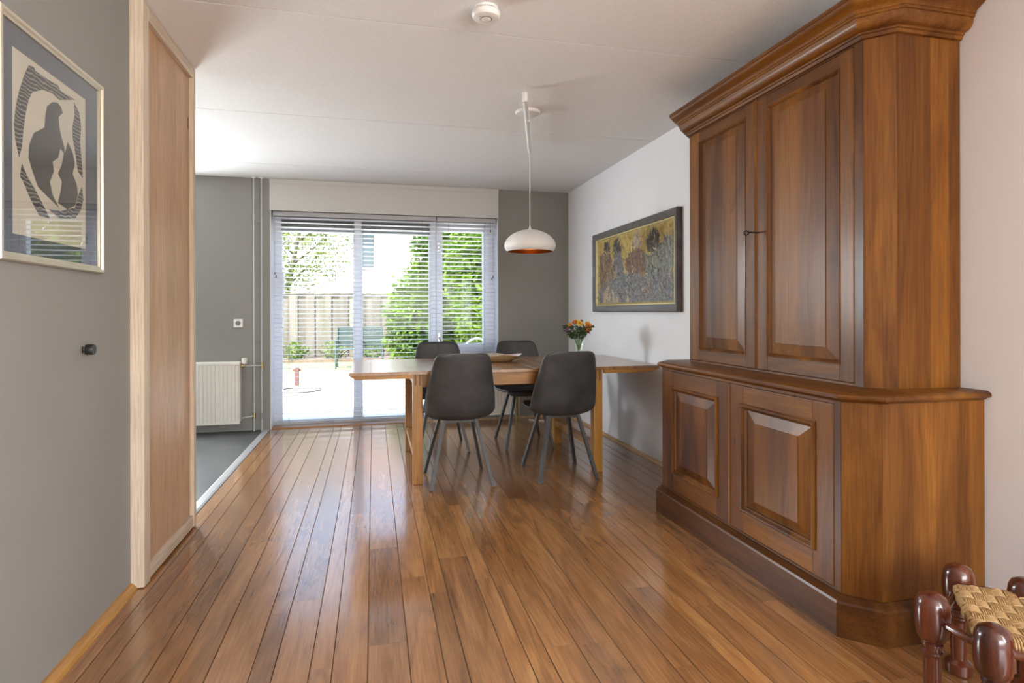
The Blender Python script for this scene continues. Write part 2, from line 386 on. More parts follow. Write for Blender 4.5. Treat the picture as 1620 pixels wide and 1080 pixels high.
for i in range(len(XE) - 1):
    x0, x1 = XE[i], XE[i + 1]
    yend = 6.085 if x1 < 2.1 else 3.14
    y = 1.0; first = True
    while y < yend - .01:
        L = random.uniform(.25, 1.5) if first else random.choice([random.uniform(.8, 1.2), random.uniform(1.5, 2.1), random.uniform(1.7, 2.4)])
        first = False
        y1 = min(y + L, yend)
        if yend - y1 < .3: y1 = yend
        m = MB(); plank(m, x0, x1, y, y1); dimmed_edge(m.build('plank', 'plank', floor, origin=((x0 + x1) / 2, y, 0))); y = y1
    y = -3.5
    while y < 1.0:
        y1 = min(y + random.uniform(.9, 1.9), 1.0); plank(rear, x0, x1, y, y1); y = y1
tag(rear.build('plank_rows', 'plank', floor), 'floor planks behind the viewer', None, None, 'stuff')
struct(box('floor_kitchen', 'vinyl', -3.4, -1.03, 3.30, 6.10, -.08, -.004), 'grey mottled vinyl floor of the kitchen corner')
struct(MB().prism([(-1.045, 0), (-1.045, .003), (-1.038, .006), (-1.002, .006), (-.988, .0015), (-.988, 0)], 1, 3.44, 6.07).build('trim_1', 'alu'), 'white metal strip between vinyl and planks')

wl = struct(box('wall_left', 'wall_grey', -1.10, XL, -3.5, 2.712, 0, H), 'warm grey painted wall on the left')
box('wall_core', 'wall_grey', -1.10, -.99, 2.712, 3.432, 0, H, wl)
struct(box('wall_hall', 'wall_grey', -3.4, -1.10, 3.30, 3.42, 0, H), 'grey wall between hall and kitchen')
struct(box('wall_kitchen', 'wall_grey', -3.52, -3.4, 3.30, 6.40, 0, H), 'grey side wall of the kitchen corner')
wr = MB().prism([(XR, YB), (XR, 3.15), (XRN, 3.15), (XRN, -.4), (2.4, -.4), (2.4, YB)], 2, 0, H)
wr.box(XRN, 2.4, -3.5, -1.9, 0, H).box(XRN, 2.4, -1.9, -.4, 0, .6).box(XRN, 2.4, -1.9, -.4, 2.2, H)  # unseen opening added for the side fill lamp
struct(wr.build('wall_right', 'wall_white'), 'white painted wall on the right')
WX0, WX1, WZ = -.987, 1.302, 2.15
wb = MB().box(-3.4, -3.2, YB, 6.38, 0, H).box(-3.2, -2.05, YB, 6.38, 0, .95).box(-3.2, -2.05, YB, 6.38, 2.1, H).box(-2.05, WX0, YB, 6.38, 0, H)
wb.box(WX1, 2.4, YB, 6.38, 0, H).box(WX0, WX1, YB + .02, 6.38, WZ, H).box(.60, WX1, YB + .001, 6.38, 0, .655)
struct(wb.build('wall_back', 'wall_grey'), 'grey end wall around the garden doors')
wq = MB().box(-1.1, -.45, -3.62, -3.5, 0, H).box(2.25, 2.4, -3.62, -3.5, 0, H).box(-.45, 2.25, -3.62, -3.5, 0, .55).box(-.45, 2.25, -3.62, -3.5, 2.25, H)  # unseen opening added for the rear fill lamp
struct(wq.build('wall_rear', 'wall_white'), 'white wall behind the viewer')

ceil = struct(box('ceiling', 'ceiling', -3.52, 2.4, -3.62, 6.38, H + .014, H + .12), 'white textured plaster ceiling of wide slabs')
seams = [-3.5, -2.92, -1.52, -.12, 1.28, 2.68, 4.08, 5.468, 6.38]
for a, b in zip(seams, seams[1:]):
    g = .0036
    MB().loft([[(-3.4, a + .0002 + k, z), (2.4, a + .0002 + k, z), (2.4, b - .0002 - k, z), (-3.4, b - .0002 - k, z)] for k, z in ((g, H), (g, H + .0135))]).build('ceiling_panel', 'ceiling', ceil, origin=(0, a, H))

# window: frames, panes, sill board, pelmet
tr = struct(box('trim_2', 'pelmet', WX0, WX1, 6.058, YB + .022, WZ, H - .002), 'cream boxed panel above the garden doors')
box('top_lath', 'pelmet', WX0, WX1, 6.050, 6.058, H - .045, H - .002, tr)
struct(box('trim_3', 'frame', WX0, WX0 + .008, YB + .004, 6.25, 0, WZ), 'white reveal lining at the left of the doors')
struct(box('trim_4', 'frame', WX1 - .008, WX1, YB + .004, 6.25, .66, WZ), 'white reveal lining at the right of the window')
struct(box('trim_5', 'sill', WX0, .6, 6.088, 6.30, -.01, .012), 'oak threshold under the garden doors')
struct(box('trim_6', 'frame', .60, WX1, 6.06, 6.25, .655, .675), 'white window board behind the table')
F0, F1 = 6.25, 6.32
w1 = struct(MB().cbox(WX0, -.912, F0, F1, .01, WZ, .004).build('window_1', 'frame'), 'white framed sliding garden door beside a casement window')
def fr(x0, x1, z0, z1, y0=F0, y1=F1, name='frame_bar'): return box(name, 'frame', x0, x1, y0, y1, z0, z1, w1, .004)
fr(-.189, -.125, .06, 2.094); fr(.591, .655, .01, WZ); fr(1.245, WX1, .67, WZ)
fr(-.912, .591, 2.095, WZ); fr(.655, 1.245, 2.075, WZ)
fr(-.912, .591, .01, .055); fr(.655, 1.245, .67, .735)
# door leaf stiles (slim grey edge) and casement sash
for x0, x1 in ((-.912, -.895), (-.205, -.190), (-.124, -.110), (.577, .590)): fr(x0, x1, .056, 1.975, F0 - .012, F0 + .02, 'bead')
for x0, x1, z0, z1 in ((.656, .724, .735, 2.074), (1.169, 1.244, .735, 2.074), (.724, 1.169, 2.02, 2.074), (.724, 1.169, .735, .80)):
    fr(x0, x1, z0, z1, F0 - .018, F1 - .01, 'sash_bar')
for x0, x1, z0, z1 in ((-.90, -.195, .056, 1.975), (-.12, .585, .056, 1.975), (.722, 1.171, .80, 2.02)):
    box('pane', 'pane', x0, x1, F0 + .028, F0 + .034, z0, z1, w1)
for x0, x1 in ((-.905, -.192), (-.122, .588)):
    v = box('vent', 'vent', x0, x1, F0 - .02, F1 - .01, 1.977, 2.094, w1, .003)
    for z0, z1, mt in ((2.066, 2.078, 'darkvent'), (2.036, 2.052, 'darkvent'), (2.010, 2.024, 'darkvent')):
        box('vent_slot', mt, x0 + .01, x1 - .01, F0 - .024, F0 - .018, z0, z1, v)
    box('vent_lip', 'frame', x0, x1, F0 - .034, F0 - .018, 1.994, 2.008, v)
    box('vent_lip', 'frame', x0, x1, F0 - .028, F0 - .018, 2.053, 2.061, v)
box('door_handle', 'slat', -.890, -.872, F0 - .05, F0 - .012, 1.33, 1.56, w1, .004)
for z in (1.80, .83):
    h = box('lock_plate', 'chrome', .672, .694, F0 - .026, F0 - .018, z, z + .09, w1, .002)
    MB().tube([(.683, F0 - .028, z + .05), (.683, F0 - .055, z + .05), (.715, F0 - .058, z - .03)], .006).build('lever', 'chrome', h, 40)

w2 = struct(MB().cbox(-3.2, -3.14, 6.30, 6.36, .95, 2.10, .004).build('window_2', 'frame'), 'white framed kitchen window')
for q in ((-2.11, -2.05, .95, 2.10), (-3.139, -2.111, .95, 1.01), (-3.139, -2.111, 2.04, 2.10)): box('frame_bar', 'frame', q[0], q[1], 6.30, 6.36, q[2], q[3], w2, .004)
box('pane', 'pane', -3.14, -2.11, 6.325, 6.331, 1.01, 2.04, w2)

# skirtings
struct(MB().prism([(XL, 0), (XL + .028, 0), (XL + .024, .012), (XL + .010, .026), (XL, .028)], 1, -3.5, 2.705).build('baseboard_left', 'goldtrim'), 'honey wooden quarter round along the grey wall')
struct(MB().prism([(XR, 0), (XR - .022, 0), (XR - .018, .012), (XR - .008, .022), (XR, .024)], 1, 3.16, YB).build('baseboard_right', 'paletrim'), 'pale wooden strip along the white wall')
struct(MB().prism([(YB, 0), (YB - .018, 0), (YB - .014, .012), (YB, .018)], 0, WX1 - .7, XR - .022).build('baseboard_back', 'paletrim'), 'pale wooden strip under the radiator')

# ------------------------------------------------------------ wood cladding panel on the left
cp = thing('wall_panel', (-.96, 3.07, 0), 'pale pine frame with beech veneer panel at the grey wall corner', 'panel')
XP = -.932
box('post', 'post', -.9845, XP, 2.706, 2.772, .004, H - .003, cp, .003)
box('post', 'post', -.9895, XP, 3.395, 3.437, .008, H - .003, cp, .003)
box('edge_strip', 'post', -1.10, -.95, 3.4375, 3.456, .004, H - .003, cp, .002)
box('top_rail', 'post_y', -.9895, XP, 2.773, 3.394, H - .062, H - .003, cp, .003)
box('bottom_rail', 'post_y', -.9895, XP - .002, 2.773, 3.394, .012, .070, cp, .003)
box('veneer_sheet', 'veneer', -.9895, XP - .020, 2.773, 3.394, .071, H - .063, cp)
box('hinge_plate', 'black', XP - .0195, XP - .0175, 3.372, 3.377, 2.12, 2.18, cp)

# ------------------------------------------------------------ blinds
def blind(x0, x1, zbot, label, cords):
    t = thing('venetian_blind', ((x0 + x1) / 2, 6.13, zbot), label, 'blind', 'blinds at the garden doors')
    box('head_rail', 'rail_grey', x0, x1, 6.105, 6.158, 2.103, 2.148, t, .002)
    z = 2.086; w, th, til = .050, .0018, R(8)
    base = None
    while z > zbot + .03:
        if base is None:
            rings = []
            for k in range(7):
                s_ = (k / 6 - .5) * w; crown = .0035 * (1 - (2 * s_ / w) ** 2)
                rings.append((s_, crown))
            prof = [(a, c + th / 2) for a, c in rings] + [(a, c - th / 2) for a, c in reversed(rings)]
            pr = []
            for a, c in prof:
                pr.append((6.13 + a * math.cos(til) + c * math.sin(til), z - a * math.sin(til) + c * math.cos(til)))
            base = MB().prism(pr, 0, x0 + .002, x1 - .002).build('slat', 'slat', t, 50, origin=((x0 + x1) / 2, 6.13, z))
        else:
            c = base.copy(); col.objects.link(c); c.parent = t; c.location = base.location + Vector((0, 0, z - 2.086))
        z -= .0453
    box('bottom_rail', 'rail_grey', x0, x1, 6.106, 6.154, zbot, zbot + .014, t, .002)
    for x in cords:
        MB().tube([(x, 6.104, 2.105), (x, 6.104, zbot + .005)], .0011, 6).tube([(x, 6.157, 2.105), (x, 6.157, zbot + .005)], .0011, 6).build('ladder_cord', 'cord', t)
    return t
b1 = blind(-.962, .642, .046, 'long white venetian blind hanging to the floor over the garden doors', (-.82, -.10, .50))
b2 = blind(.650, 1.284, .690, 'short white venetian blind over the casement window behind the table', (.78, 1.16))
def pull(b, x, z, zs):
    m = MB().tube([(x, 6.098, 2.11), (x, 6.098, z)], .0011, 6); c = m.build('pull_cord', 'cord', b)
    for dx, zz in zs:
        MB().lathe((x + dx, 6.098, zz), [(.002, .03), (.006, .024), (.008, .004), (.004, 0)], 10).build('tassel', 'grey_plastic', c, 40)
pull(b1, -.945, 1.54, ((0, 1.52), (.012, 1.49)))
pull(b2, 1.225, 2.02, ((0, 2.0),)); pull(b2, 1.25, 1.53, ((0, 1.51), (-.012, 1.49)))

# ------------------------------------------------------------ cabinet
cab = thing('cabinet', (1.90, 2.40, 0), 'tall walnut two-tier cabinet with raised panel doors and chamfered corners', 'cabinet')
XBK = XRN - .004
def plan(xf, yn, yf, c, o):
    k = .4142 * o
    return [(xf - o, yn + c - k), (xf - o, yf - c + k), (xf + c - k, yf + o), (XBK, yf + o), (XBK, yn - o), (xf + c - k, yn - o)]
LOW = (1.622, 1.65, 3.14, .088); UPP = (1.795, 1.738, 3.118, .075)
def sweep(spec, prof): return MB().loft([[(x, y, z) for x, y in plan(*spec, o)] for o, z in prof])
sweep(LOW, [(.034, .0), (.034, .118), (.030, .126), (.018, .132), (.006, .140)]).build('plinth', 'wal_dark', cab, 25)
RC = .0135
core = lambda q: (q[0] + RC, q[1], q[2], q[3] - RC)
sweep(core(LOW), [(0, .140), (0, .826)]).build('lower_body', 'wal_z', cab)
sweep(LOW, [(0, .826), (.006, .828), (.012, .834), (.022, .836), (.026, .840), (.027, .846), (.024, .853), (.016, .858), (.010, .860)]).build('ledge', 'wal_y', cab, 30)
sweep(core(UPP), [(0, .860), (0, 2.172)]).build('upper_body', 'wal_z', cab)
for (xf, yn, yf, c), z0, z1, d0, d1, e0, e1 in ((LOW, .1405, .8255, 1.768, 3.014, .150, .814), (UPP, .8605, 2.1715, 1.854, 3.032, .870, 2.164)):
    MB().prism([(xf + RC, yn + c - RC), (xf, yn + c), (xf, d0), (xf + RC, d0)], 2, z0, z1).build('face_stile', 'wal_z', cab)
    MB().prism([(xf + RC, yf - c + RC), (xf, yf - c), (xf, d1), (xf + RC, d1)], 2, z0, z1).build('face_stile', 'wal_z', cab)
    box('face_rail', 'wal_y', xf, xf + RC, d0 + .0003, d1 - .0003, z0, e0, cab); box('face_rail', 'wal_y', xf, xf + RC, d0 + .0003, d1 - .0003, e1, z1, cab)
    k = .0015; q = k * .7071                     # facing boards on the chamfer and the side
    MB().prism([(xf + .0012, yn + c - .0012), (xf + c - .0012, yn + .0012), (xf + c - .0012 - q, yn + .0012 - q), (xf + .0012 - q, yn + c - .0012 - q)], 2, z0 + .001, z1 - .001).build('corner_board', 'wal_z', cab)
    xs = [xf + c + .0005, xf + c + (XBK - xf - c) * .52, XBK - .055, XBK - .0005]
    for a, b in zip(xs, xs[1:]): box('side_board', 'wal_z', a, b - .0003, yn - k, yn, z0 + .001, z1 - .001, cab, .0005)
pf = [(.004, 2.168), (.012, 2.170), (.014, 2.182), (.020, 2.184), (.021, 2.190)]
for k in range(8):                         # quarter-round bulge
    a = k / 7 * math.pi / 2; pf.append((.024 + .030 * math.sin(a), 2.192 + .036 * (1 - math.cos(a))))
pf += [(.055, 2.232), (.060, 2.233), (.060, 2.243), (.063, 2.244)]
for k in range(9):                         # cyma
    a = k / 8; pf.append((.064 + .038 * (a - .16 * math.sin(2 * math.pi * a)), 2.245 + .040 * a))
pf += [(.105, 2.286), (.105, 2.300)]
sweep(UPP, pf).build('cornice', 'wal_y', cab, 25)

def door(xf, y0, y1, z0, z1, p0, p1, q0, q1, fy0, fy1, fz0, fz1, bolection):
    """door on plane x=xf (facing -X); p/q = panel opening, f = raised field"""
    d = thing('door', (xf, (y0 + y1) / 2, z0), None, None); d.parent = cab; d.location = ROOT[d.name] - ROOT[cab.name]
    T = .016; b = .0025
    box('stile', 'wal_z', xf - T, xf - .0005, y0, p0, z0, z1, d, b); box('stile', 'wal_z', xf - T, xf - .0005, p1, y1, z0, z1, d, b)
    box('rail', 'wal_y', xf - T + .0006, xf - .0005, p0 - .001, p1 + .001, z0 + .0008, q0, d, b); box('rail', 'wal_y', xf - T + .0006, xf - .0005, p0 - .001, p1 + .001, q1, z1 - .0008, d, b)
    # raised panel
    back, top = xf - .003, xf - (.019 if bolection else .014)
    r = lambda x, a0, a1, c0, c1: [(x, a0, c0), (x, a1, c0), (x, a1, c1), (x, a0, c1)]
    MB().loft([r(xf - .0004, p0, p1, q0, q1), r(back, p0, p1, q0, q1), r(top + .003, fy0 - .003, fy1 + .003, fz0 - .003, fz1 + .003), r(top, fy0 - .002, fy1 + .002, fz0 - .002, fz1 + .002), r(top, fy0, fy1, fz0, fz1)]).build('panel', 'wal_z', d)
    # moulding swept round the opening: (inset, height)
    mp = [(-.016, -T + .001), (-.016, -T - .006), (-.011, -T - .011), (-.003, -T - .010), (.003, -T - .002), (.009, -T + .001), (.014, -.003)] if bolection else \
         [(-.004, -T + .001), (-.004, -T - .003), (.000, -T - .004), (.005, -T), (.012, -.004)]
    MB().loft([r(xf + h, p0 + i, p1 - i, q0 + i, q1 - i) for i, h in mp], True, False, False).build('moulding', 'wal_z', d, 35)
    return d
du1 = door(UPP[0] + RC, 2.447, 3.030, .872, 2.162, 2.522, 2.935, .935, 2.104, 2.598, 2.868, 1.008, 2.048, False)
du2 = door(UPP[0] + RC, 1.856, 2.437, .872, 2.162, 1.926, 2.357, .942, 2.106, 2.004, 2.302, 1.004, 2.050, False)
dl1 = door(LOW[0] + RC, 2.402, 3.012, .152, .812, 2.510, 2.920, .262, .718, 2.592, 2.842, .316, .655, True)
dl2 = door(LOW[0] + RC, 1.770, 2.398, .152, .812, 1.874, 2.296, .262, .718, 1.953, 2.213, .318, .655, True)
MB().prism([(UPP[0] + .001, 2.428), (UPP[0] - .006, 2.430), (UPP[0] - .010, 2.438), (UPP[0] - .006, 2.446), (UPP[0] + .001, 2.448)], 2, .874, 2.160).build('astragal', 'wal_z', cab, 50)
MB().prism([(LOW[0] + .001, 2.388), (LOW[0] - .006, 2.390), (LOW[0] - .010, 2.400), (LOW[0] - .006, 2.411), (LOW[0] + .001, 2.412)], 2, .154, .808).build('astragal', 'wal_z', cab, 50)
k = MB().tube([(UPP[0] - .002, 2.42, 1.525), (UPP[0] - .058, 2.42, 1.525)], .0035, 8); ky = k.build('key', 'black', du2, 40)
ring = [(UPP[0] - .070 + .013 * math.cos(a), 2.42, 1.521 + .010 * math.sin(a)) for a in [i * math.pi / 6 for i in range(12)]]
MB().tube(ring, .003, 6, True).build('key_bow', 'black', ky, 60)
MB().prism([(2.357, .535), (2.363, .535), (2.3625, .552), (2.365, .558), (2.360, .564), (2.355, .558), (2.3575, .552)], 0, LOW[0] - .0036, LOW[0] - .0026).build('keyhole', 'black', dl2)

# ------------------------------------------------------------ dining table
tb = thing('dining_table', (.93, 4.40, 0), 'oak dining table with both end leaves pulled out', 'table')
ZT, TY0, TY1 = .757, 3.862, 4.925
x = -.155; widths = [.135, .118, .12, .126, .112, .131]
i = 0
while x < 2.025:
    x1 = min(x + widths[i % 6], 2.03)
    if 2.03 - x1 < .04: x1 = 2.03
    m = MB(); r_ = lambda s_, z: [(x + s_ + .0002, TY0 + s_, z), (x1 - s_ - .0002, TY0 + s_, z), (x1 - s_ - .0002, TY1 - s_, z), (x + s_ + .0002, TY1 - s_, z)]
    m.loft([r_(.0012, ZT - .022), r_(0, ZT - .020), r_(0, ZT - .0012), r_(.001, ZT)]); m.build('board', 'tab_y', tb, origin=((x + x1) / 2, TY0, ZT)); x = x1; i += 1
for x0, x1, e in ((-.152, .250, -1), (1.602, 2.027, 1)):
    for y0, y1 in ((TY0 + .004, TY0 + .03), (TY1 - .03, TY1 - .004)):
        pr = [(x0, ZT - .0225), (x1, ZT - .0225), (x1, ZT - .047), (x0 + .042, ZT - .047)] if e < 0 else [(x0, ZT - .0225), (x1, ZT - .0225), (x1 - .042, ZT - .047), (x0, ZT - .047)]
        MB().prism(pr, 1, y0, y1).build('leaf_rail', 'tab_x', tb)
LX = ((.253, .319), (1.531, 1.598)); LY = ((3.893, 3.960), (4.830, 4.896))
for a, b in LX:
    for j, (c, d) in enumerate(LY):
        lg = box('leg', 'tab_z', a, b, c, d, 0, ZT - .0225, tb, .004)
        if j == 0:
            for q in (.012, .040): box('tenon', 'tenon', a + q, a + q + .011, c - .0012, c + .01, ZT - .098, ZT - .024, lg)
    box('side_stretcher', 'tab_yr', a + .006, b - .006, 3.9605, 4.8295, .155, .200, tb, .003)
    box('side_apron', 'tab_yr', a + .012, b - .022, 3.9605, 4.8295, .646, ZT - .023, tb, .002)
for c, d in ((3.905, 3.930), (4.858, 4.883)): box('apron', 'tab_x', .3195, 1.5305, c, d, .646, ZT - .023, tb, .002)

# ------------------------------------------------------------ chairs
def chair_shell(t):
    prof = [(.238, .447, .165, .000), (.236, .460, .185, .004), (.222, .468, .200, .009), (.17, .464, .217, .017), (.09, .450, .227, .028), (.01, .437, .232, .040), (-.06, .427, .235, .055),
            (-.115, .425, .237, .070), (-.155, .437, .238, .080), (-.183, .468, .237, .083), (-.201, .525, .234, .076), (-.214, .590, .227, .066), (-.229, .650, .217, .056), (-.244, .715, .205, .046),
            (-.258, .775, .194, .036), (-.270, .825, .184, .026), (-.277, .855, .172, .018), (-.281, .872, .150, .013), (-.282, .879, .120, .011)]
    th = .022; NU = 18
    c = [Vector((0, y, z)) for y, z, w, k in prof]
    outer, inner = [], []
    for i, (y, z, w, k) in enumerate(prof):
        a = c[max(i - 1, 0)]; b = c[min(i + 1, len(c) - 1)]; tg = (b - a).normalized()
        nr = Vector((0, -tg.z, tg.y)); 
        if nr.z < 0 and abs(nr.z) > abs(nr.y): nr = -nr
        # nr must point to the sitter (up on the seat, forward on the back)
        ref = Vector((0, .35, 1)) if i < 9 else Vector((0, 1, .35))
        if nr.dot(ref) < 0: nr = -nr
        ro, ri = [], []
        for j in range(NU + 1):
            u = 2 * j / NU - 1; x = w * math.sin(u * math.pi / 2 * .92) / math.sin(math.pi / 2 * .92)
            off = nr * (k * abs(u) ** 2.4)
            e = 1 - abs(u) ** 6
            tt = th * (.35 + .65 * e) * (.4 if i in (0, len(prof) - 1) else 1)
            p = Vector((x, y, z)) + off
            ro.append(p); ri.append(p + nr * tt)
        outer.append(ro); inner.append(ri)
    n = NU + 1
    m = MB(); N = len(prof)
    m.v = [tuple(p) for r in outer for p in r] + [tuple(p) for r in inner for p in r]
    K = N * n; og = ROOT[t.name]
    for i in range(N - 1):
        for j in range(NU):
            m.f.append((i * n + j, i * n + j + 1, (i + 1) * n + j + 1, (i + 1) * n + j)); a = K + i * n + j; m.f.append((a, a + n, a + n + 1, a + 1))
    for i in range(N - 1):
        for j in (0, NU): m.f.append((i * n + j, (i + 1) * n + j, K + (i + 1) * n + j, K + i * n + j))
    for j in range(NU):
        for i in (0, N - 1): m.f.append((i * n + j, i * n + j + 1, K + i * n + j + 1, K + i * n + j))
    m.v = [(a + og.x, b + og.y, c_ + og.z) for a, b, c_ in m.v]
    sh = m.build('shell', 'leather', t, 80)
    loop = [outer[i][0] * .5 + inner[i][0] * .5 for i in range(N)] + [outer[-1][j] * .5 + inner[-1][j] * .5 for j in range(1, NU)] + [outer[i][NU] * .5 + inner[i][NU] * .5 for i in reversed(range(N))] + [outer[0][j] * .5 + inner[0][j] * .5 for j in reversed(range(1, NU))]
    MB().tube([p + og for p in loop], .0038, 6, True).build('piping', 'piping', sh, 60)
    mid = [inner[i][NU // 2] + Vector((0, .0004, .0004)) for i in range(10, N - 1)]
    MB().tube([p + og for p in mid], .0016, 6).build('seam', 'piping', sh, 60)
    return sh
def make_chair():
    t = thing('dining_chair', (0, 0, 0), '-', 'chair', 'leather bucket chairs at the oak table')
    chair_shell(t)
    for sx in (-1, 1):
        for sy in (-1, 1):
            MB().bar((sx * .105, sy * .105, .437), (sx * .205, sy * .225, 0), .036, .020, (0, 1, 0)).build('leg', 'leg_metal', t)
    MB().box(-.10, .10, -.118, -.092, .412, .428).build('cross_bar', 'leg_metal', t)
    MB().box(-.10, .10, .092, .118, .420, .446).build('cross_bar', 'leg_metal', t)
    return t
ch = make_chair()
spots = [((.560, 3.957), 0, 'charcoal leather chair at the near left of the table, back to the viewer'),
         ((1.284, 3.952), R(.6), 'charcoal leather chair at the near right of the table, back to the viewer'),
         ((.556, 4.930), math.pi, 'charcoal leather chair on the window side, facing the near left chair'),
         ((1.281, 4.937), math.pi, 'charcoal leather chair on the window side, seat visible under the table apron')]
for i, ((x, y), a, lab) in enumerate(spots):
    o = ch if i == 0 else copy_tree(ch)
    o.location = (x, y, 0); o.rotation_euler.z = a; o['label'] = lab

# ------------------------------------------------------------ pendant lamp
pl = thing('pendant_lamp', (.985, 3.63, H), 'white domed pendant lamp with copper lining on a swinging ceiling arm', 'lamp')
E1, E0 = Vector((1.197, 4.39, 2.408)), Vector((.875, 3.31, 2.408))
MB().lathe((.985, 3.66, H), [(.082, -.0015), (.082, -.012), (.076, -.020), (.030, -.026)], 36).build('ceiling_rose', 'shade_white', pl, 40)
MB().tube([(.985, 3.66, H - .022), (.985, 3.66, 2.39)], .014, 14).build('pivot', 'shade_white', pl, 40)
MB().tube([E0, E1], .0155, 16).build('arm', 'shade_white', pl, 40)
MB().lathe(E0, [(.012, .038), (.017, .034), (.018, -.016), (.014, -.021)], 18).build('arm_end', 'shade_white', pl, 40)
LC = Vector((E1.x, E1.y, 0))
MB().tube([(LC.x, LC.y, 2.40), (LC.x, LC.y, 1.80)], .0032, 8).build('cord', 'shade_white', pl, 60)
prof = [(.004, 1.825), (.008, 1.805), (.014, 1.796), (.03, 1.7925), (.06, 1.788), (.10, 1.776), (.135, 1.759), (.165, 1.737), (.187, 1.712), (.199, 1.688), (.2025, 1.668), (.199, 1.648), (.190, 1.632), (.177, 1.622)]
MB().lathe(LC, prof, 56, 2, True, False).build('shade', 'shade_white', pl, 60)
inn = [(.177, 1.622), (.187, 1.6335), (.1955, 1.649), (.199, 1.668), (.1955, 1.687), (.184, 1.710), (.162, 1.734), (.132, 1.7555), (.098, 1.772), (.05, 1.784), (.01, 1.787)]
MB().lathe(LC, inn, 56, 2, False, True).build('shade_lining', 'copper', pl, 60)
MB().lathe(LC, [(.018, 1.786), (.020, 1.740), (.016, 1.735)], 18).build('bulb_socket', 'brass', pl, 40)
eb = NT('lamp_bulb'); em = eb.n('ShaderNodeEmission', {0: (1, .62, .28, 1), 1: 9.0}); eb.t.links.new(em.outputs[0], eb.out.inputs[0])
M['bulb'] = eb.m
MB().lathe(LC, [(.012, 1.735), (.016, 1.72), (.024, 1.70), (.026, 1.688), (.020, 1.672), (.008, 1.665)], 18).build('bulb', 'bulb', pl, 60)

# ------------------------------------------------------------ smoke detector
sm = thing('smoke_detector', (.475, 2.452, H), 'round white smoke detector on the ceiling', 'detector')
MB().lathe((.475, 2.452, H), [(.052, -.0015), (.052, -.013)], 40).build('base', 'white_plastic', sm, 40)
MB().lathe((.475, 2.452, H), [(.056, -.019), (.061, -.024), (.061, -.036), (.055, -.046), (.044, -.050), (.024, -.050)], 44).build('cover', 'white_plastic', sm, 30)
for k in range(36):
    a = k * math.pi / 18
    if k % 1 == 0:
        c, s_ = math.cos(a), math.sin(a); m = MB().bar((.475 + .0535 * c, 2.452 + .0535 * s_, H - .0132), (.475 + .0535 * c, 2.452 + .0535 * s_, H - .0189), .003, .003); m.build('grille_bar', 'white_plastic', sm)
MB().lathe((.475, 2.452, H), [(.026, -.0502), (.026, -.051), (.023, -.0515)], 30).build('button_ring', 'grey_plastic', sm, 40)
MB().lathe((.475, 2.452, H), [(.0215, -.0502), (.0215, -.053), (.018, -.0545)], 30).build('test_button', 'white_plastic', sm, 40)
MB().lathe((.445, 2.434, H), [(.003, -.0485), (.003, -.0505)], 10).build('indicator', 'black', sm)

# ------------------------------------------------------------ radiators and pipes
def radiator(name, label, x0, x1, z0, z1, yf, pitch=.034):
    t = thing(name, ((x0 + x1) / 2, YB - .03, z0), label, 'radiator', 'white panel radiators on the end wall')
    pr = [(x0, yf + .02)]; x = x0 + .02; pr.append((x, yf + .001)); n = int((x1 - x0 - .04) / pitch); p = (x1 - x0 - .04) / n
    for k in range(n):
        pr += [(x + p * .30, yf), (x + p * .42, yf + .011), (x + p * .58, yf + .011), (x + p * .70, yf)]; x += p
    pr += [(x1 - .02, yf + .001), (x1, yf + .02), (x1, yf + .024), (x0, yf + .024)]
    MB().prism(pr, 2, z0 + .025, z1 - .03).build('ribbed_panel', 'white_enamel', t)
    box('top_cover', 'white_enamel', x0, x1, yf + .002, YB - .028, z1 - .0298, z1, t, .006)
    box('bottom_fold', 'white_enamel', x0, x1, yf + .002, yf + .03, z0, z0 + .0248, t, .006)
    for a in (x0, x1 - .012): box('side_cover', 'white_enamel', a, a + .012, yf + .0245, YB - .028, z0 + .025, z1 - .03, t, .002)
    for a in (x0 + .15, x1 - .17): box('bracket', 'white_enamel', a, a + .02, YB - .028, YB - .0005, z0 + .1, z1 - .1, t)
    return t
radiator('radiator', 'white ribbed radiator in the kitchen corner under the wall socket', -2.05, -1.240, .085, .678, 5.962)
radiator('radiator', 'white ribbed radiator under the casement window behind the chairs', .74, 1.455, .062, .600, 5.962)
pp = thing('heating_pipes', (-1.09, 6.03, 0), 'two grey painted heating pipes rising from floor to ceiling', 'pipes')
for x in (-1.124, -1.055):
    MB().tube([(x, 6.03, .0), (x, 6.03, H - .001)], .0082, 12).build('riser_pipe', 'pipe', pp, 60)
    MB().lathe((x, 6.03, H), [(.022, -.001), (.020, -.008), (.010, -.012)], 18).build('collar', 'white_plastic', pp, 40)
for z in (.86, 2.02):
    MB().tube([(-1.124, 6.03, z), (-1.055, 6.03, z)], .005, 8).tube([(-1.09, 6.03, z), (-1.09, YB - .0005, z)], .005, 8).build('pipe_clip', 'grey_plastic', pp, 60)
MB().tube([(-1.2375, 6.0, .635), (-1.055, 6.025, .635)], .008, 10).build('branch_pipe', 'pipe', pp, 60)
MB().tube([(-1.2375, 6.0, .135), (-1.124, 6.025, .150)], .008, 10).build('branch_pipe', 'pipe', pp, 60)
for x, z in ((-1.055, .635), (-1.124, .150), (-1.055, .148)):
    MB().lathe((x, 6.03, z), [(.010, -.030), (.0155, -.028), (.0155, -.012), (.012, -.010), (.012, .010), (.0155, .012), (.0155, .028), (.010, .030)], 14).build('brass_fitting', 'brass' if x < -1.06 or z > .2 else 'grey_plastic', pp, 40)
MB().tube([(-1.232, 6.0, .635), (-1.20, 6.002, .635)], .014, 12).build('valve_body', 'brass', pp, 40)
MB().lathe((-1.205, 6.0, .650), [(.012, 0), (.020, .006), (.024, .03), (.026, .058), (.020, .062)], 20).build('valve_knob', 'white_enamel', pp, 40)
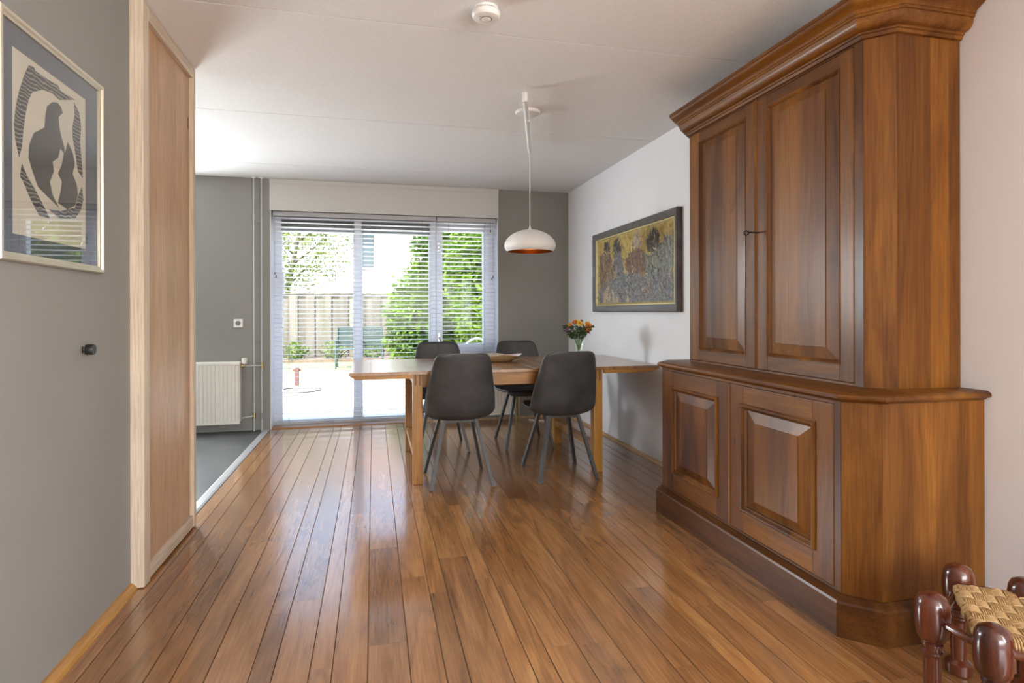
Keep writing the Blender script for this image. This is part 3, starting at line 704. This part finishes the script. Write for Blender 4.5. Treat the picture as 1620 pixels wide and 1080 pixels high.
vp = thing('radiator_pipes', (1.49, 6.0, 0), 'pair of thin copper pipes running from radiator to floor', 'pipes')
for x, top in ((1.472, .22), (1.510, .25)):
    MB().tube([(1.457, 6.0, top + .02), (x, 6.0, top), (x - .004, 5.995, .12), (x + .006, 5.998, .0)], .0065, 10).build('pipe', 'brass', vp, 60)
MB().tube([(1.456, 6.0, .24), (1.485, 6.0, .26)], .012, 10).build('valve', 'chrome', vp, 40)

# socket, wall knob
ws = thing('wall_socket', (-1.274, YB, 1.045), 'white wall socket above the kitchen radiator', 'socket')
box('plate', 'white_plastic', -1.315, -1.233, YB - .012, YB - .0005, 1.004, 1.086, ws, .006)
MB().lathe((-1.274, YB, 1.045), [(.024, -.0122), (.024, -.0135), (.020, -.0135), (.019, -.0125)], 26, 1).build('socket_ring', 'grey_plastic', ws, 40)
for dx in (-.0095, .0095): MB().lathe((-1.274 + dx, YB, 1.045), [(.003, -.0128), (.003, -.0142)], 10, 1).build('pin_hole', 'black', ws)
kn = thing('wall_hook', (XL, 2.30, 1.022), 'small black round hook on the grey wall', 'hook')
MB().lathe((XL, 2.30, 1.022), [(.013, .0005), (.013, .006), (.007, .008), (.007, .014)], 20, 0).build('rosette', 'chrome', kn, 40)
MB().lathe((XL, 2.30, 1.022), [(.017, .014), (.0185, .017), (.0185, .036), (.017, .039)], 26, 0).build('knob_head', 'black', kn, 40)
# cable
cbm = MB().tube([(1.60, 5.93, .006), (1.66, 5.86, .006), (1.74, 5.83, .006), (1.82, 5.87, .006), (1.84, 5.95, .006), (1.80, 6.02, .006), (1.78, 6.04, .03)], .005, 8)
tag(cbm.build('cable', 'white_plastic', None, 60), 'white cable lying on the floor near the corner', 'cable')

# ------------------------------------------------------------ pictures
fp = thing('framed_print', (XL, 2.11, 1.29), 'framed black linocut of bird-like figures on cream paper', 'picture')
PX = -.965
def frame(t, mat, xw, xf, y0, y1, z0, z1, prof, ax=1):
    """mitred frame: prof = (inset, x) points from wall side outside to inside"""
    rr = [[(x, y0 + i, z0 + i), (x, y1 - i, z0 + i), (x, y1 - i, z1 - i), (x, y0 + i, z1 - i)] for i, x in prof]
    return MB().loft(rr + [rr[0]], True, False, False).build('frame', mat, t, 40)
frame(fp, 'silver_frame', XL, PX, 1.812, 2.424, 1.294, 1.980, [(0, XL + .001), (0, PX - .002), (.003, PX + .003), (.012, PX + .003), (.016, PX - .003), (.024, PX - .004), (.024, XL + .001)])
box('mount', 'mount', XL + .004, PX - .012, 1.834, 2.402, 1.317, 1.957, fp)
mk = [('paper', 'paper', 0, [(1.891, 1.893), (2.311, 1.893), (2.311, 1.372), (1.891, 1.372)]),
 ('bird_arch', 'ink_lines', 1, [(1.968, 1.871), (1.996, 1.878), (2.003, 1.869), (2.075, 1.87), (2.13, 1.874), (2.146, 1.863), (2.24, 1.867), (2.138, 1.831), (2.098, 1.837), (2.045, 1.829), (1.988, 1.801), (1.968, 1.77), (1.954, 1.728), (1.941, 1.67), (1.934, 1.623), (1.921, 1.591), (1.903, 1.636), (1.897, 1.679), (1.907, 1.734), (1.922, 1.78), (1.942, 1.825)]),
 ('side_form', 'ink_lines', 1, [(2.231, 1.857), (2.267, 1.832), (2.28, 1.791), (2.272, 1.734), (2.285, 1.665), (2.291, 1.614), (2.257, 1.631), (2.245, 1.673), (2.222, 1.737), (2.222, 1.773), (2.235, 1.812)]),
 ('large_figure', 'ink', 1, [(2.098, 1.81), (2.125, 1.818), (2.146, 1.813), (2.159, 1.796), (2.134, 1.775), (2.137, 1.746), (2.15, 1.716), (2.17, 1.684), (2.167, 1.666), (2.145, 1.677), (2.129, 1.643), (2.097, 1.622), (2.105, 1.595), (2.081, 1.557), (2.097, 1.519), (2.136, 1.485), (2.074, 1.506), (2.015, 1.527), (1.987, 1.568), (1.967, 1.601), (1.971, 1.641), (1.995, 1.682), (2.052, 1.716), (2.057, 1.754), (2.067, 1.786)]),
 ('small_figure', 'ink', 1, [(2.19, 1.711), (2.222, 1.685), (2.236, 1.653), (2.221, 1.614), (2.248, 1.585), (2.257, 1.551), (2.238, 1.511), (2.186, 1.489), (2.128, 1.5), (2.144, 1.537), (2.153, 1.573), (2.129, 1.593), (2.153, 1.628), (2.162, 1.66), (2.178, 1.682)]),
 ('lower_wing', 'ink_lines', 1, [(1.934, 1.578), (1.96, 1.546), (2.001, 1.516), (2.044, 1.477), (2.081, 1.442), (2.022, 1.441), (1.973, 1.487), (1.94, 1.526), (1.925, 1.538)]),
 ('lower_form', 'ink_lines', 1, [(2.285, 1.583), (2.294, 1.54), (2.275, 1.5), (2.238, 1.467), (2.136, 1.451), (2.073, 1.47), (2.152, 1.479), (2.238, 1.503), (2.26, 1.551)])]
pap = None
for n, mt, lv, pts in mk:
    x0 = PX - .0118 + lv * .0006
    o = MB().prism(pts, 0, x0, x0 + .0005).build(n, mt, pap or fp); pap = pap or o
box('glass', 'picture_glass', PX - .0085, PX - .0065, 1.835, 2.401, 1.318, 1.956, fp)

op = thing('oil_painting', (XR, 4.44, 1.14), 'wide dark-framed painting of a crowd of hatted figures on ochre', 'painting')
QX = 2.068
Y0, Y1, Z0, Z1 = 3.648, 5.245, 1.146, 1.880
def frame_r(t, name, mat, prof):
    rr = [[(x, Y0 + i, Z0 + i), (x, Y1 - i, Z0 + i), (x, Y1 - i, Z1 - i), (x, Y0 + i, Z1 - i)] for i, x in prof]
    return MB().loft(rr + [rr[0]], True, False, False).build(name, mat, t, 25)
frame_r(op, 'frame', 'pf', [(0, XR - .002), (0, QX - .012), (.006, QX - .018), (.052, QX - .004), (.056, QX + .002), (.056, XR - .002)])
frame_r(op, 'gilt_slip', 'gilt', [(.0562, XR - .003), (.0562, QX - .003), (.066, QX - .002), (.074, QX + .004), (.074, XR - .003)])
cv = box('canvas', 'p_bg', QX + .006, XR - .004, Y0 + .0745, Y1 - .0745, Z0 + .0745, Z1 - .0745, op)
figs = [('coat', 'p_tan', [(5.119, 1.664), (5.004, 1.697), (4.842, 1.659), (4.764, 1.548), (4.778, 1.446), (4.979, 1.35), (5.092, 1.365), (5.119, 1.52)]), ('hat', 'p_dark', [(5.004, 1.783), (4.907, 1.785), (4.854, 1.734), (4.868, 1.683), (4.99, 1.706)]),
 ('coat', 'p_grey', [(4.789, 1.665), (4.615, 1.657), (4.579, 1.554), (4.568, 1.454), (4.74, 1.444), (4.777, 1.549)]), ('hat', 'p_dark', [(4.802, 1.718), (4.776, 1.777), (4.687, 1.792), (4.639, 1.73), (4.579, 1.709), (4.615, 1.667), (4.713, 1.657), (4.81, 1.677)]),
 ('coat', 'p_teal', [(4.194, 1.615), (4.056, 1.592), (3.926, 1.658), (3.803, 1.644), (3.753, 1.504), (3.754, 1.304), (4.057, 1.387), (4.175, 1.466)]), ('coat', 'p_brown', [(4.568, 1.533), (4.474, 1.634), (4.384, 1.644), (4.214, 1.645), (4.154, 1.538), (4.175, 1.448), (4.475, 1.468)]),
 ('hat', 'p_cream', [(4.417, 1.696), (4.384, 1.749), (4.34, 1.79), (4.255, 1.789), (4.235, 1.722), (4.204, 1.681), (4.319, 1.675), (4.406, 1.675)]), ('face', 'p_brown', [(4.384, 1.673), (4.256, 1.668), (4.277, 1.614), (4.363, 1.613)]),
 ('head', 'p_dark', [(4.153, 1.703), (4.113, 1.761), (4.017, 1.784), (3.943, 1.747), (3.929, 1.693), (3.962, 1.627), (4.056, 1.601), (4.134, 1.636)]),
 ('crowd', 'p_grey', [(5.121, 1.355), (4.778, 1.446), (4.475, 1.477), (4.057, 1.42), (3.737, 1.428), (3.729, 1.225), (5.122, 1.225)]),
 ('shawl', 'p_cream', [(5.035, 1.33), (4.937, 1.364), (4.857, 1.313), (4.858, 1.228), (5.035, 1.228)]), ('shawl', 'p_cream', [(4.844, 1.355), (4.741, 1.31), (4.654, 1.23), (4.805, 1.23)]), ('shawl', 'p_cream', [(4.523, 1.23), (4.488, 1.292), (4.454, 1.232)]),
 ('sleeve', 'p_teal', [(3.95, 1.60), (3.86, 1.70), (3.735, 1.72), (3.735, 1.45), (3.85, 1.46)])]
for k, (n, mt, pts) in enumerate(figs):
    x1 = QX + .0058 - k * .00022
    MB().prism(pts, 0, x1 - .0002, x1).build(n, mt, cv)

def inside(p, poly):
    r_ = False; n = len(poly)
    for i in range(n):
        (a, b), (c, d) = poly[i], poly[i - 1]
        if (b > p[1]) != (d > p[1]) and p[0] < (c - a) * (p[1] - b) / (d - b) + a: r_ = not r_
    return r_
rs = random.Random(21); strokes = {}
for k in range(2600):
    p = (rs.uniform(3.745, 5.145), rs.uniform(1.24, 1.79)); mt = 'p_bg'
    for n, m_, pts in figs:
        if inside(p, pts): mt = m_
    if rs.random() < .30: mt = rs.choice(['p_dark', 'p_tan', 'p_teal', 'p_grey', 'p_cream', 'p_brown'] if (mt != 'p_bg' or p[1] < 1.6) else ['p_bg'])
    a = rs.gauss(1.2, .7); L = rs.uniform(.012, .036); w = rs.uniform(.003, .009); dy, dz = math.cos(a), math.sin(a); x0 = QX + .0026 - rs.random() * .001
    L = min(L, (p[1] - 1.225) * .9, (1.803 - p[1]) * .9)
    strokes.setdefault(mt, MB()).add([(x0, p[0] - dy * L - dz * w, p[1] - dz * L + dy * w), (x0, p[0] - dy * L + dz * w, p[1] - dz * L - dy * w), (x0, p[0] + dy * L + dz * w * .4, p[1] + dz * L - dy * w * .4), (x0, p[0] + dy * L - dz * w * .4, p[1] + dz * L + dy * w * .4)], [(0, 1, 2, 3)])
for mt, m_ in strokes.items(): tag(m_.build('brushwork', mt, cv), None, None, None, 'stuff')

# ------------------------------------------------------------ dish and flowers
ds = thing('shell_dish', (.955, 4.46, ZT), 'oval mother-of-pearl dish with a wavy rim on the table', 'dish')
def dish_ring(a, b, z, wav=0.):
    out = []
    for j in range(48):
        t = 2 * math.pi * j / 48; c, s_ = math.cos(t), math.sin(t)
        rx = a * (1 + .10 * c * abs(c)); w = 1 + wav * .04 * math.sin(5 * t + .5)
        out.append((.955 + rx * c * w, 4.46 + b * s_ * w, z + wav * .006 * math.sin(4 * t + 1)))
    return out
MB().loft([dish_ring(.085, .055, ZT + .0005), dish_ring(.10, .068, ZT + .006), dish_ring(.135, .095, ZT + .022, .4), dish_ring(.168, .125, ZT + .050, 1), dish_ring(.171, .128, ZT + .055, 1)], True, True, False).build('bowl', 'shell_out', ds, 50)
MB().loft([dish_ring(.171, .128, ZT + .055, 1), dish_ring(.162, .119, ZT + .050, 1), dish_ring(.128, .089, ZT + .026, .4), dish_ring(.09, .060, ZT + .012), dish_ring(.02, .015, ZT + .010)], True, False, True).build('inlay', 'shell', ds, 50)
VX, VY = 1.603, 4.40
vs = thing('vase', (VX, VY, ZT), 'clear flared glass vase at the table end', 'vase')
MB().lathe((VX, VY, ZT), [(.030, .0008), (.032, .004), (.031, .03), (.034, .10), (.043, .16), (.056, .208), (.0535, .208), (.041, .16), (.032, .10), (.029, .03), (.027, .012), (.005, .010)], 32).build('body', 'vase_glass', vs, 50)
fl = thing('flower_bouquet', (VX, VY, ZT + .014), 'mixed bouquet of orange, yellow and red flowers in the glass vase', 'flowers')
rnd = random.Random(3)
heads = [(.058, -.03, .275, 'petal_o', .036, 26), (.040, -.045, .245, 'petal_r', .026, 22), (.0, -.02, .292, 'petal_y', .026, 22), (-.035, -.02, .298, 'petal_r', .018, 18), (-.012, .02, .305, 'petal_y', .022, 18), (.02, .0, .310, 'petal_p', .014, 12), (-.085, -.02, .250, 'petal_p', .020, 16), (-.075, .0, .225, 'petal_p', .016, 14), (.085, .0, .262, 'petal_r', .014, 14), (.03, .04, .285, 'petal_o', .024, 20), (-.05, .035, .28, 'petal_o', .02, 16)]
for hx, hy, hz, mt, rad, n in heads:
    hx *= 1.22; hy *= 1.1; hz = hz * 1.06 - .012; rad *= 1.22
    c = Vector((VX + hx, VY + hy, ZT + hz)); n0 = (Vector((hx * 3, hy * 3 - .35, .30))).normalized()
    st = [(VX - hx * .16, VY - hy * .16, ZT + .016), (VX + hx * .15, VY + hy * .15, ZT + .12), (VX + hx * .45, VY + hy * .45, ZT + .20), c - n0 * .004]
    s_o = MB().tube(st, .0024, 6).build('stem', 'stem', fl, 60)
    e1 = n0.cross(Vector((0, 0, 1))).normalized(); e2 = n0.cross(e1); m = MB()
    for lay in range(2):
        for k in range(n // 2):
            a = 2 * math.pi * (k + .5 * lay) / (n // 2); d = e1 * math.cos(a) + e2 * math.sin(a); s2 = n0.cross(d); rr = rad * (1 - .25 * lay); up = n0 * (.004 + .006 * lay)
            m.add([c + d * rr * .1, c + d * rr * .6 + s2 * rr * .26 + up, c + d * rr + up * .6, c + d * rr * .6 - s2 * rr * .26 + up], [(0, 1, 2, 3)])
    bl = m.build('blossom', mt, fl)
    MB().lathe(c, [(.001, -.003), (rad * .28, 0), (rad * .22, .006), (.001, .008)], 10).build('flower_heart', 'petal_r' if mt != 'petal_r' else 'petal_y', bl, 60)
m = MB()
for k in range(620):
    a = rnd.uniform(0, 6.28); q = rnd.random() ** .5; zz = rnd.uniform(.175, .275); rr = q * (.025 + (zz - .165) * .95)
    c = Vector((VX + rr * math.cos(a) - .008, VY + rr * math.sin(a), ZT + zz)); d = Vector((math.cos(a) * .8 + rnd.uniform(-.5, .5), math.sin(a) * .8 + rnd.uniform(-.5, .5), rnd.uniform(-.4, .9))).normalized()
    s2 = d.cross(Vector((rnd.random(), rnd.random(), rnd.random()))).normalized(); L = rnd.uniform(.016, .034)
    m.add([c, c + d * L * .5 + s2 * L * .22, c + d * L, c + d * L * .5 - s2 * L * .22], [(0, 1, 2, 3)])
tag(m.build('leaves', 'leaf_d', fl), None, None, None, 'stuff')

# ------------------------------------------------------------ woven stool
st = thing('woven_stool', (1.76, 1.32, 0), 'low stool with turned rosewood posts and woven rush seat beside the cabinet', 'stool')
SH = .345
posts = {'a': (1.552, 1.332), 'b': (1.545, 1.158), 'c': (1.808, 1.462), 'd': (1.905, 1.335), 'e': (1.70, 1.02)}
for k, (x, y) in posts.items():
    pr = [(.030, 0), (.036, .004), (.036, .034), (.030, .040), (.020, .046), (.0215, .07), (.022, .16), (.0235, .172), (.027, .176), (.027, .181), (.023, .184), (.0235, .195), (.027, .198), (.027, .203), (.024, .206),
          (.031, .212), (.0385, .224), (.042, .242), (.0435, .268), (.0435, .292), (.0405, .318), (.033, .334), (.018, .343), (.004, .345)]
    MB().lathe((x, y, 0), pr, 28).build('post', 'rosewood', st, 40)
def rung(a, b, z, r):
    pa, pb = Vector((*posts[a], z)), Vector((*posts[b], z)); d = (pb - pa).normalized()
    pa += d * .035; pb -= d * .035
    MB().tube([pa, pa + d * .02, (pa + pb) / 2, pb - d * .02, pb], [r * .8, r, r * 1.12, r, r * .8], 14).build('rung', 'rosewood', st, 60)
rung('a', 'b', .272, .012); rung('a', 'c', .262, .013)
for a, b in (('b', 'e'), ('c', 'd'), ('e', 'd'), ('c', 'b')): rung(a, b, .278, .012)
# woven seat: bilinear patch, strands over and under
SA, SB, SC, SD = Vector((1.765, 1.432, .297)), Vector((1.548, 1.195, .297)), Vector((1.735, 1.045, .297)), Vector((1.93, 1.325, .297))
def sp(u, v, h=0): 
    p = (SA * (1 - u) + SD * u) * (1 - v) + (SB * (1 - u) + SC * u) * v
    return p + Vector((0, 0, h - .010 * math.sin(math.pi * u) * math.sin(math.pi * v)))
NB = 7
for fam in range(2):
    for i in range(NB):
        for s_ in range(5):
            w0 = (i + (s_ + .5) / 5 * .94 + .03) / NB
            pts = []
            for k in range(NB * 4 + 1):
                q = k / (NB * 4); cell = min(int(q * NB), NB - 1)
                h = .0045 * math.cos(math.pi * ((q * NB - .5) + i + fam))
                pts.append(sp(w0, q, h) if fam == 0 else sp(q, w0, h))
            d0 = (pts[0] - pts[1]).normalized() * .010; d1 = (pts[-1] - pts[-2]).normalized() * .010
            pts = [pts[0] + Vector((0, 0, -.034)) , pts[0] + d0 + Vector((0, 0, -.022)), pts[0] + d0 * .9 + Vector((0, 0, -.008))] + pts + [pts[-1] + d1 * .9 + Vector((0, 0, -.008)), pts[-1] + d1 + Vector((0, 0, -.022)), pts[-1] + Vector((0, 0, -.034))]
            MB().tube(pts, .0030, 6).build('seat_strand', 'rope', st, 80)

# ------------------------------------------------------------ garden
GZ = -.06
struct(box('patio', 'patio', -14, 14, 6.38, 9.9, GZ - .2, GZ), 'pale sunlit paving behind the doors')
struct(box('gravel_strip', 'gravel', -14, 14, 9.9, 12.3, GZ - .2, GZ - .004), 'pale gravel strip beyond the paving')
struct(box('lawn', 'lawn', -14, 14, 12.3, 14.6, GZ - .2, GZ + .004), 'strip of lawn before the fence')
struct(box('border_bed', 'soil', -14, 14, 14.6, 34, GZ - .2, GZ + .06), 'planted soil bed along the fence')
struct(box('ground', 'gravel', -30, 30, -30, 60, GZ - .5, GZ - .21), 'ground around the house')
fe = thing('garden_fence', (0, 15.5, GZ), 'weathered vertical board fence at the end of the garden', 'fence')
x = -7.0; k = 0
hgt = [1.62, 1.60, 1.63, 1.61]
proto = None
while x < 6.4:
    w = .213
    if proto is None: proto = box('board', 'fence', x, x + w, 15.49, 15.515, GZ + .08, 1.60, fe)
    else:
        c = proto.copy(); col.objects.link(c); c.parent = fe; c.location = proto.location + Vector((k * .205, (k % 2) * .028, 0))
    x += .205; k += 1
box('cap_rail', 'fence', -7.0, 6.5, 15.47, 15.57, 1.60, 1.64, fe)
for z in (.35, 1.25): box('cross_rail', 'fence', -7.0, 6.5, 15.545, 15.585, z, z + .09, fe)
for q in range(8): box('fence_post', 'fence', -6.6 + q * 1.82, -6.5 + q * 1.82, 15.586, 15.68, GZ + .02, 1.60, fe)

hs = thing('neighbour_house', (-.5, 28, GZ), 'white rendered house rising behind the fence', 'house')
box('facade', 'render', -4.2, 9.0, 28.0, 34.0, GZ + .05, 4.95, hs)
box('eaves', 'fence', -4.4, 9.2, 27.7, 34.3, 4.951, 5.10, hs)
MB().prism([(27.5, 5.101), (34.5, 5.101), (31, 8.0)], 0, -4.5, 9.3).build('roof', 'roof', hs)
for x0, x1, z0, z1 in ((-.62, .02, 3.25, 4.75), (4.2, 5.6, 3.2, 4.7)):
    w = box('window_frame', 'frame', x0 - .06, x1 + .06, 27.95, 27.999, z0 - .08, z1 + .06, hs)
    box('pane', 'houseglass', x0, x1, 27.93, 27.949, z0, (z0 + z1) / 2 + .2, w); box('pane', 'houseglass', x0, x1, 27.93, 27.949, (z0 + z1) / 2 + .25, z1, w)
    box('window_sill', 'vent', x0 - .12, x1 + .12, 27.86, 27.949, z0 - .14, z0 - .085, w)

def leaves(mb, n, fpos, size, rg, up=.3):
    for _ in range(n):
        c = Vector(fpos(rg)); d = Vector((rg.gauss(0, 1), rg.gauss(0, 1), rg.gauss(0, .7) - up)).normalized()
        s2 = d.cross(Vector((rg.gauss(0, 1), rg.gauss(0, 1), rg.gauss(0, 1)))).normalized(); nn = d.cross(s2); L = size * rg.uniform(.6, 1.25)
        p1 = c + d * L * .45; 
        mb.add([c, p1 + s2 * L * .2 + nn * L * .06, c + d * L, p1 - s2 * L * .2 + nn * L * .06, p1], [(0, 1, 4), (1, 2, 4), (2, 3, 4), (3, 0, 4)])
def ell(cx, cy, cz, rx, ry, rz):
    def f(rg):
        while True:
            v = Vector((rg.gauss(0, 1), rg.gauss(0, 1), rg.gauss(0, 1)));
            if v.length > .1: break
        v.normalize(); q = rg.uniform(.40, 1.04)
        z = cz + v.z * rz * q
        return (cx + v.x * rx * q, cy + v.y * ry * q, max(z, GZ + .05))
    return f
def bush(name, label, blobs, n, size, mt, seed, group):
    rg = random.Random(seed); b0 = blobs[0]
    t = thing(name, (b0[0], b0[1], GZ), label, 'shrub', group)
    for q in range(5):
        b = rg.choice(blobs); a = rg.uniform(0, 6.28)
        MB().tube([(b[0] + .1 * math.cos(a), b[1] + .1 * math.sin(a), GZ + .02), (b[0] + .2 * math.cos(a), b[1] + .2 * math.sin(a), b[2] * .6), (b[0] + .5 * math.cos(a), b[1] + .5 * math.sin(a), b[2] + b[5] * .4)], [.035, .025, .008], 6).build('stem', 'bark', t, 60)
    m = MB(); tot = sum(b[3] * b[5] for b in blobs)
    for b in blobs: leaves(m, int(n * b[3] * b[5] / tot), ell(*b), size, rg)
    tag(m.build('foliage', mt, t), None, None, None, 'stuff')
    return t
bush('laurel_bush', 'big bright green laurel bush left of the casement window post', [(1.20, 12.4, 1.1, .95, .75, 1.15), (1.55, 12.5, 2.2, .8, .75, .95), (.85, 12.1, .7, .6, .6, .7)], 16000, .16, 'laurel', 11, 'laurel bushes by the garden')
bush('laurel_bush', 'tall green laurel hedge seen through the casement window', [(2.35, 10.3, 1.2, .9, 1.0, 1.3), (2.3, 10.4, 2.6, .9, .9, .9), (3.3, 9.9, 1.6, 1.1, 1.1, 1.6), (1.95, 10.1, 1.8, .75, .8, 1.1)], 17000, .16, 'laurel', 12, 'laurel bushes by the garden')
bush('laurel_bush', 'dark hedge plant low at the right garden edge', [(3.9, 13.6, 1.3, 1.2, 1.2, 1.5), (5.2, 12, 1.3, 1.2, 1.4, 1.6)], 2600, .16, 'laurel', 13, 'laurel bushes by the garden')
for i, (x, y, mt, n) in enumerate(((-2.75, 14.95, 'ivy', 500), (-1.85, 14.95, 'laurel', 350), (-.95, 14.95, 'ivy', 320), (-.05, 14.95, 'ivy', 300), (.85, 14.95, 'ivy', 300))):
    bush('border_plant', ['leafy border plant furthest left before the fence', 'bright green border plant before the fence', 'low dark border plant before the fence', 'low border plant behind the garden chairs', 'low border plant next to the laurel bush'][i], [(x, y, .18, .33, .3, .28)], n, .09, mt, 30 + i, 'border plants along the fence')
tr_ = thing('birch_tree', (-2.5, 17.0, GZ), 'light green airy tree rising behind the fence', 'tree')
MB().tube([(-2.5, 17, GZ + .02), (-2.4, 17, 1.3), (-2.15, 17, 2.6), (-1.8, 17, 4.3)], [.11, .09, .06, .02], 8).build('trunk', 'bark', tr_, 60)
rg = random.Random(5)
for q in range(9):
    z0 = rg.uniform(1.4, 3.6); a = rg.uniform(-.9, .9) + (0 if q % 2 else math.pi); L = rg.uniform(1.0, 1.9)
    p0 = Vector((-2.55 + (z0 - .6) * .18, 17, z0)); d = Vector((math.cos(a), math.sin(a) * .6, rg.uniform(.4, .9))).normalized()
    MB().tube([p0, p0 + d * L * .5, p0 + d * L + Vector((0, 0, .15))], [.035, .022, .006], 6).build('branch', 'bark', tr_, 60)
m = MB(); leaves(m, 4600, ell(-1.95, 16.9, 3.0, 1.5, 1.1, 1.35), .105, rg); leaves(m, 500, ell(-2.5, 16.5, 1.9, .9, .6, .5), .105, rg)
tag(m.build('foliage', 'tree_leaf', tr_), None, None, None, 'stuff')

def garden_chair():
    t = thing('garden_chair', (0, 0, 0), '-', 'chair', 'green plastic garden chairs')
    for sx in (-1, 1):
        MB().tube([(sx * .225, -.26, 0), (sx * .222, -.22, .40), (sx * .215, -.30, .88)], [.022, .02, .018], 8).build('back_post', 'green_plastic', t, 60)
        MB().tube([(sx * .225, .27, 0), (sx * .222, .25, .60)], .02, 8).build('front_leg', 'green_plastic', t, 60)
        MB().cbox(sx * .225 - .025, sx * .225 + .025, -.24, .30, .60, .625, .008).build('armrest', 'green_plastic', t)
    for k in range(6): box('back_slat', 'green_plastic', -.20, .20, -.30 + (k - 3) * -.012, -.278 + (k - 3) * -.012, .45 + k * .066, .508 + k * .066, t, .004)
    pr = [(-.215, .845)] + [(-.215 + .43 * j / 10, .845 + .055 * math.sin(math.pi * j / 10)) for j in range(11)] + [(.215, .845)]
    MB().prism(pr, 1, -.335, -.305).build('top_rail', 'green_plastic', t)
    for k in range(6): box('seat_slat', 'green_plastic', -.23, .23, -.22 + k * .083, -.155 + k * .083, .40, .425, t, .004)
    return t
gc = garden_chair(); gc.location = (-.555, 13.05, GZ); gc.rotation_euler.z = math.pi; gc['label'] = 'dark green plastic garden chair on the lawn, left one'
g2 = copy_tree(gc); g2.location = (-.035, 13.05, GZ); g2['label'] = 'dark green plastic garden chair on the lawn, next to the laurel bush'
rp = MB().cbox(-1.275, -1.205, 10.14, 10.21, GZ + .0, .235, .01).cbox(-1.31, -1.17, 10.16, 10.19, .17, .21, .005)
tag(rp.build('garden_post', 'redpost'), 'short rusty red post standing on the gravel', 'post')
hp = [(-1.12 + .32 * math.cos(a), 9.42 + .30 * math.sin(a), GZ + .012) for a in [i * 2 * math.pi / 28 for i in range(28)]]
tag(MB().tube(hp, .012, 6, True).build('garden_hose', 'hose', None, 60), 'dark hoop of hose lying on the paving', 'hose')
bc = thing('bistro_chair', (1.33, 7.55, GZ), 'white wire garden chair outside the casement window', 'chair')
for rr_, zz in ((.17, .80), (.10, .76)):
    MB().tube([(1.33 - rr_, 7.55, .42)] + [(1.33 + rr_ * math.cos(a), 7.55, zz - .17 + rr_ * math.sin(a)) for a in [math.pi - i * math.pi / 12 for i in range(13)]] + [(1.33 + rr_, 7.55, .42)], .011, 8).build('back_hoop', 'white_iron', bc, 60)
MB().lathe((1.33, 7.75, .40), [(.20, 0), (.205, .01), (.20, .02)], 28).build('seat', 'white_iron', bc, 40)
for dx in (-.16, .16):
    for dy in (.06, .34): MB().tube([(1.33 + dx, 7.55 + dy, .405), (1.33 + dx * 1.15, 7.55 + dy, GZ)], .011, 8).build('leg', 'white_iron', bc, 60)
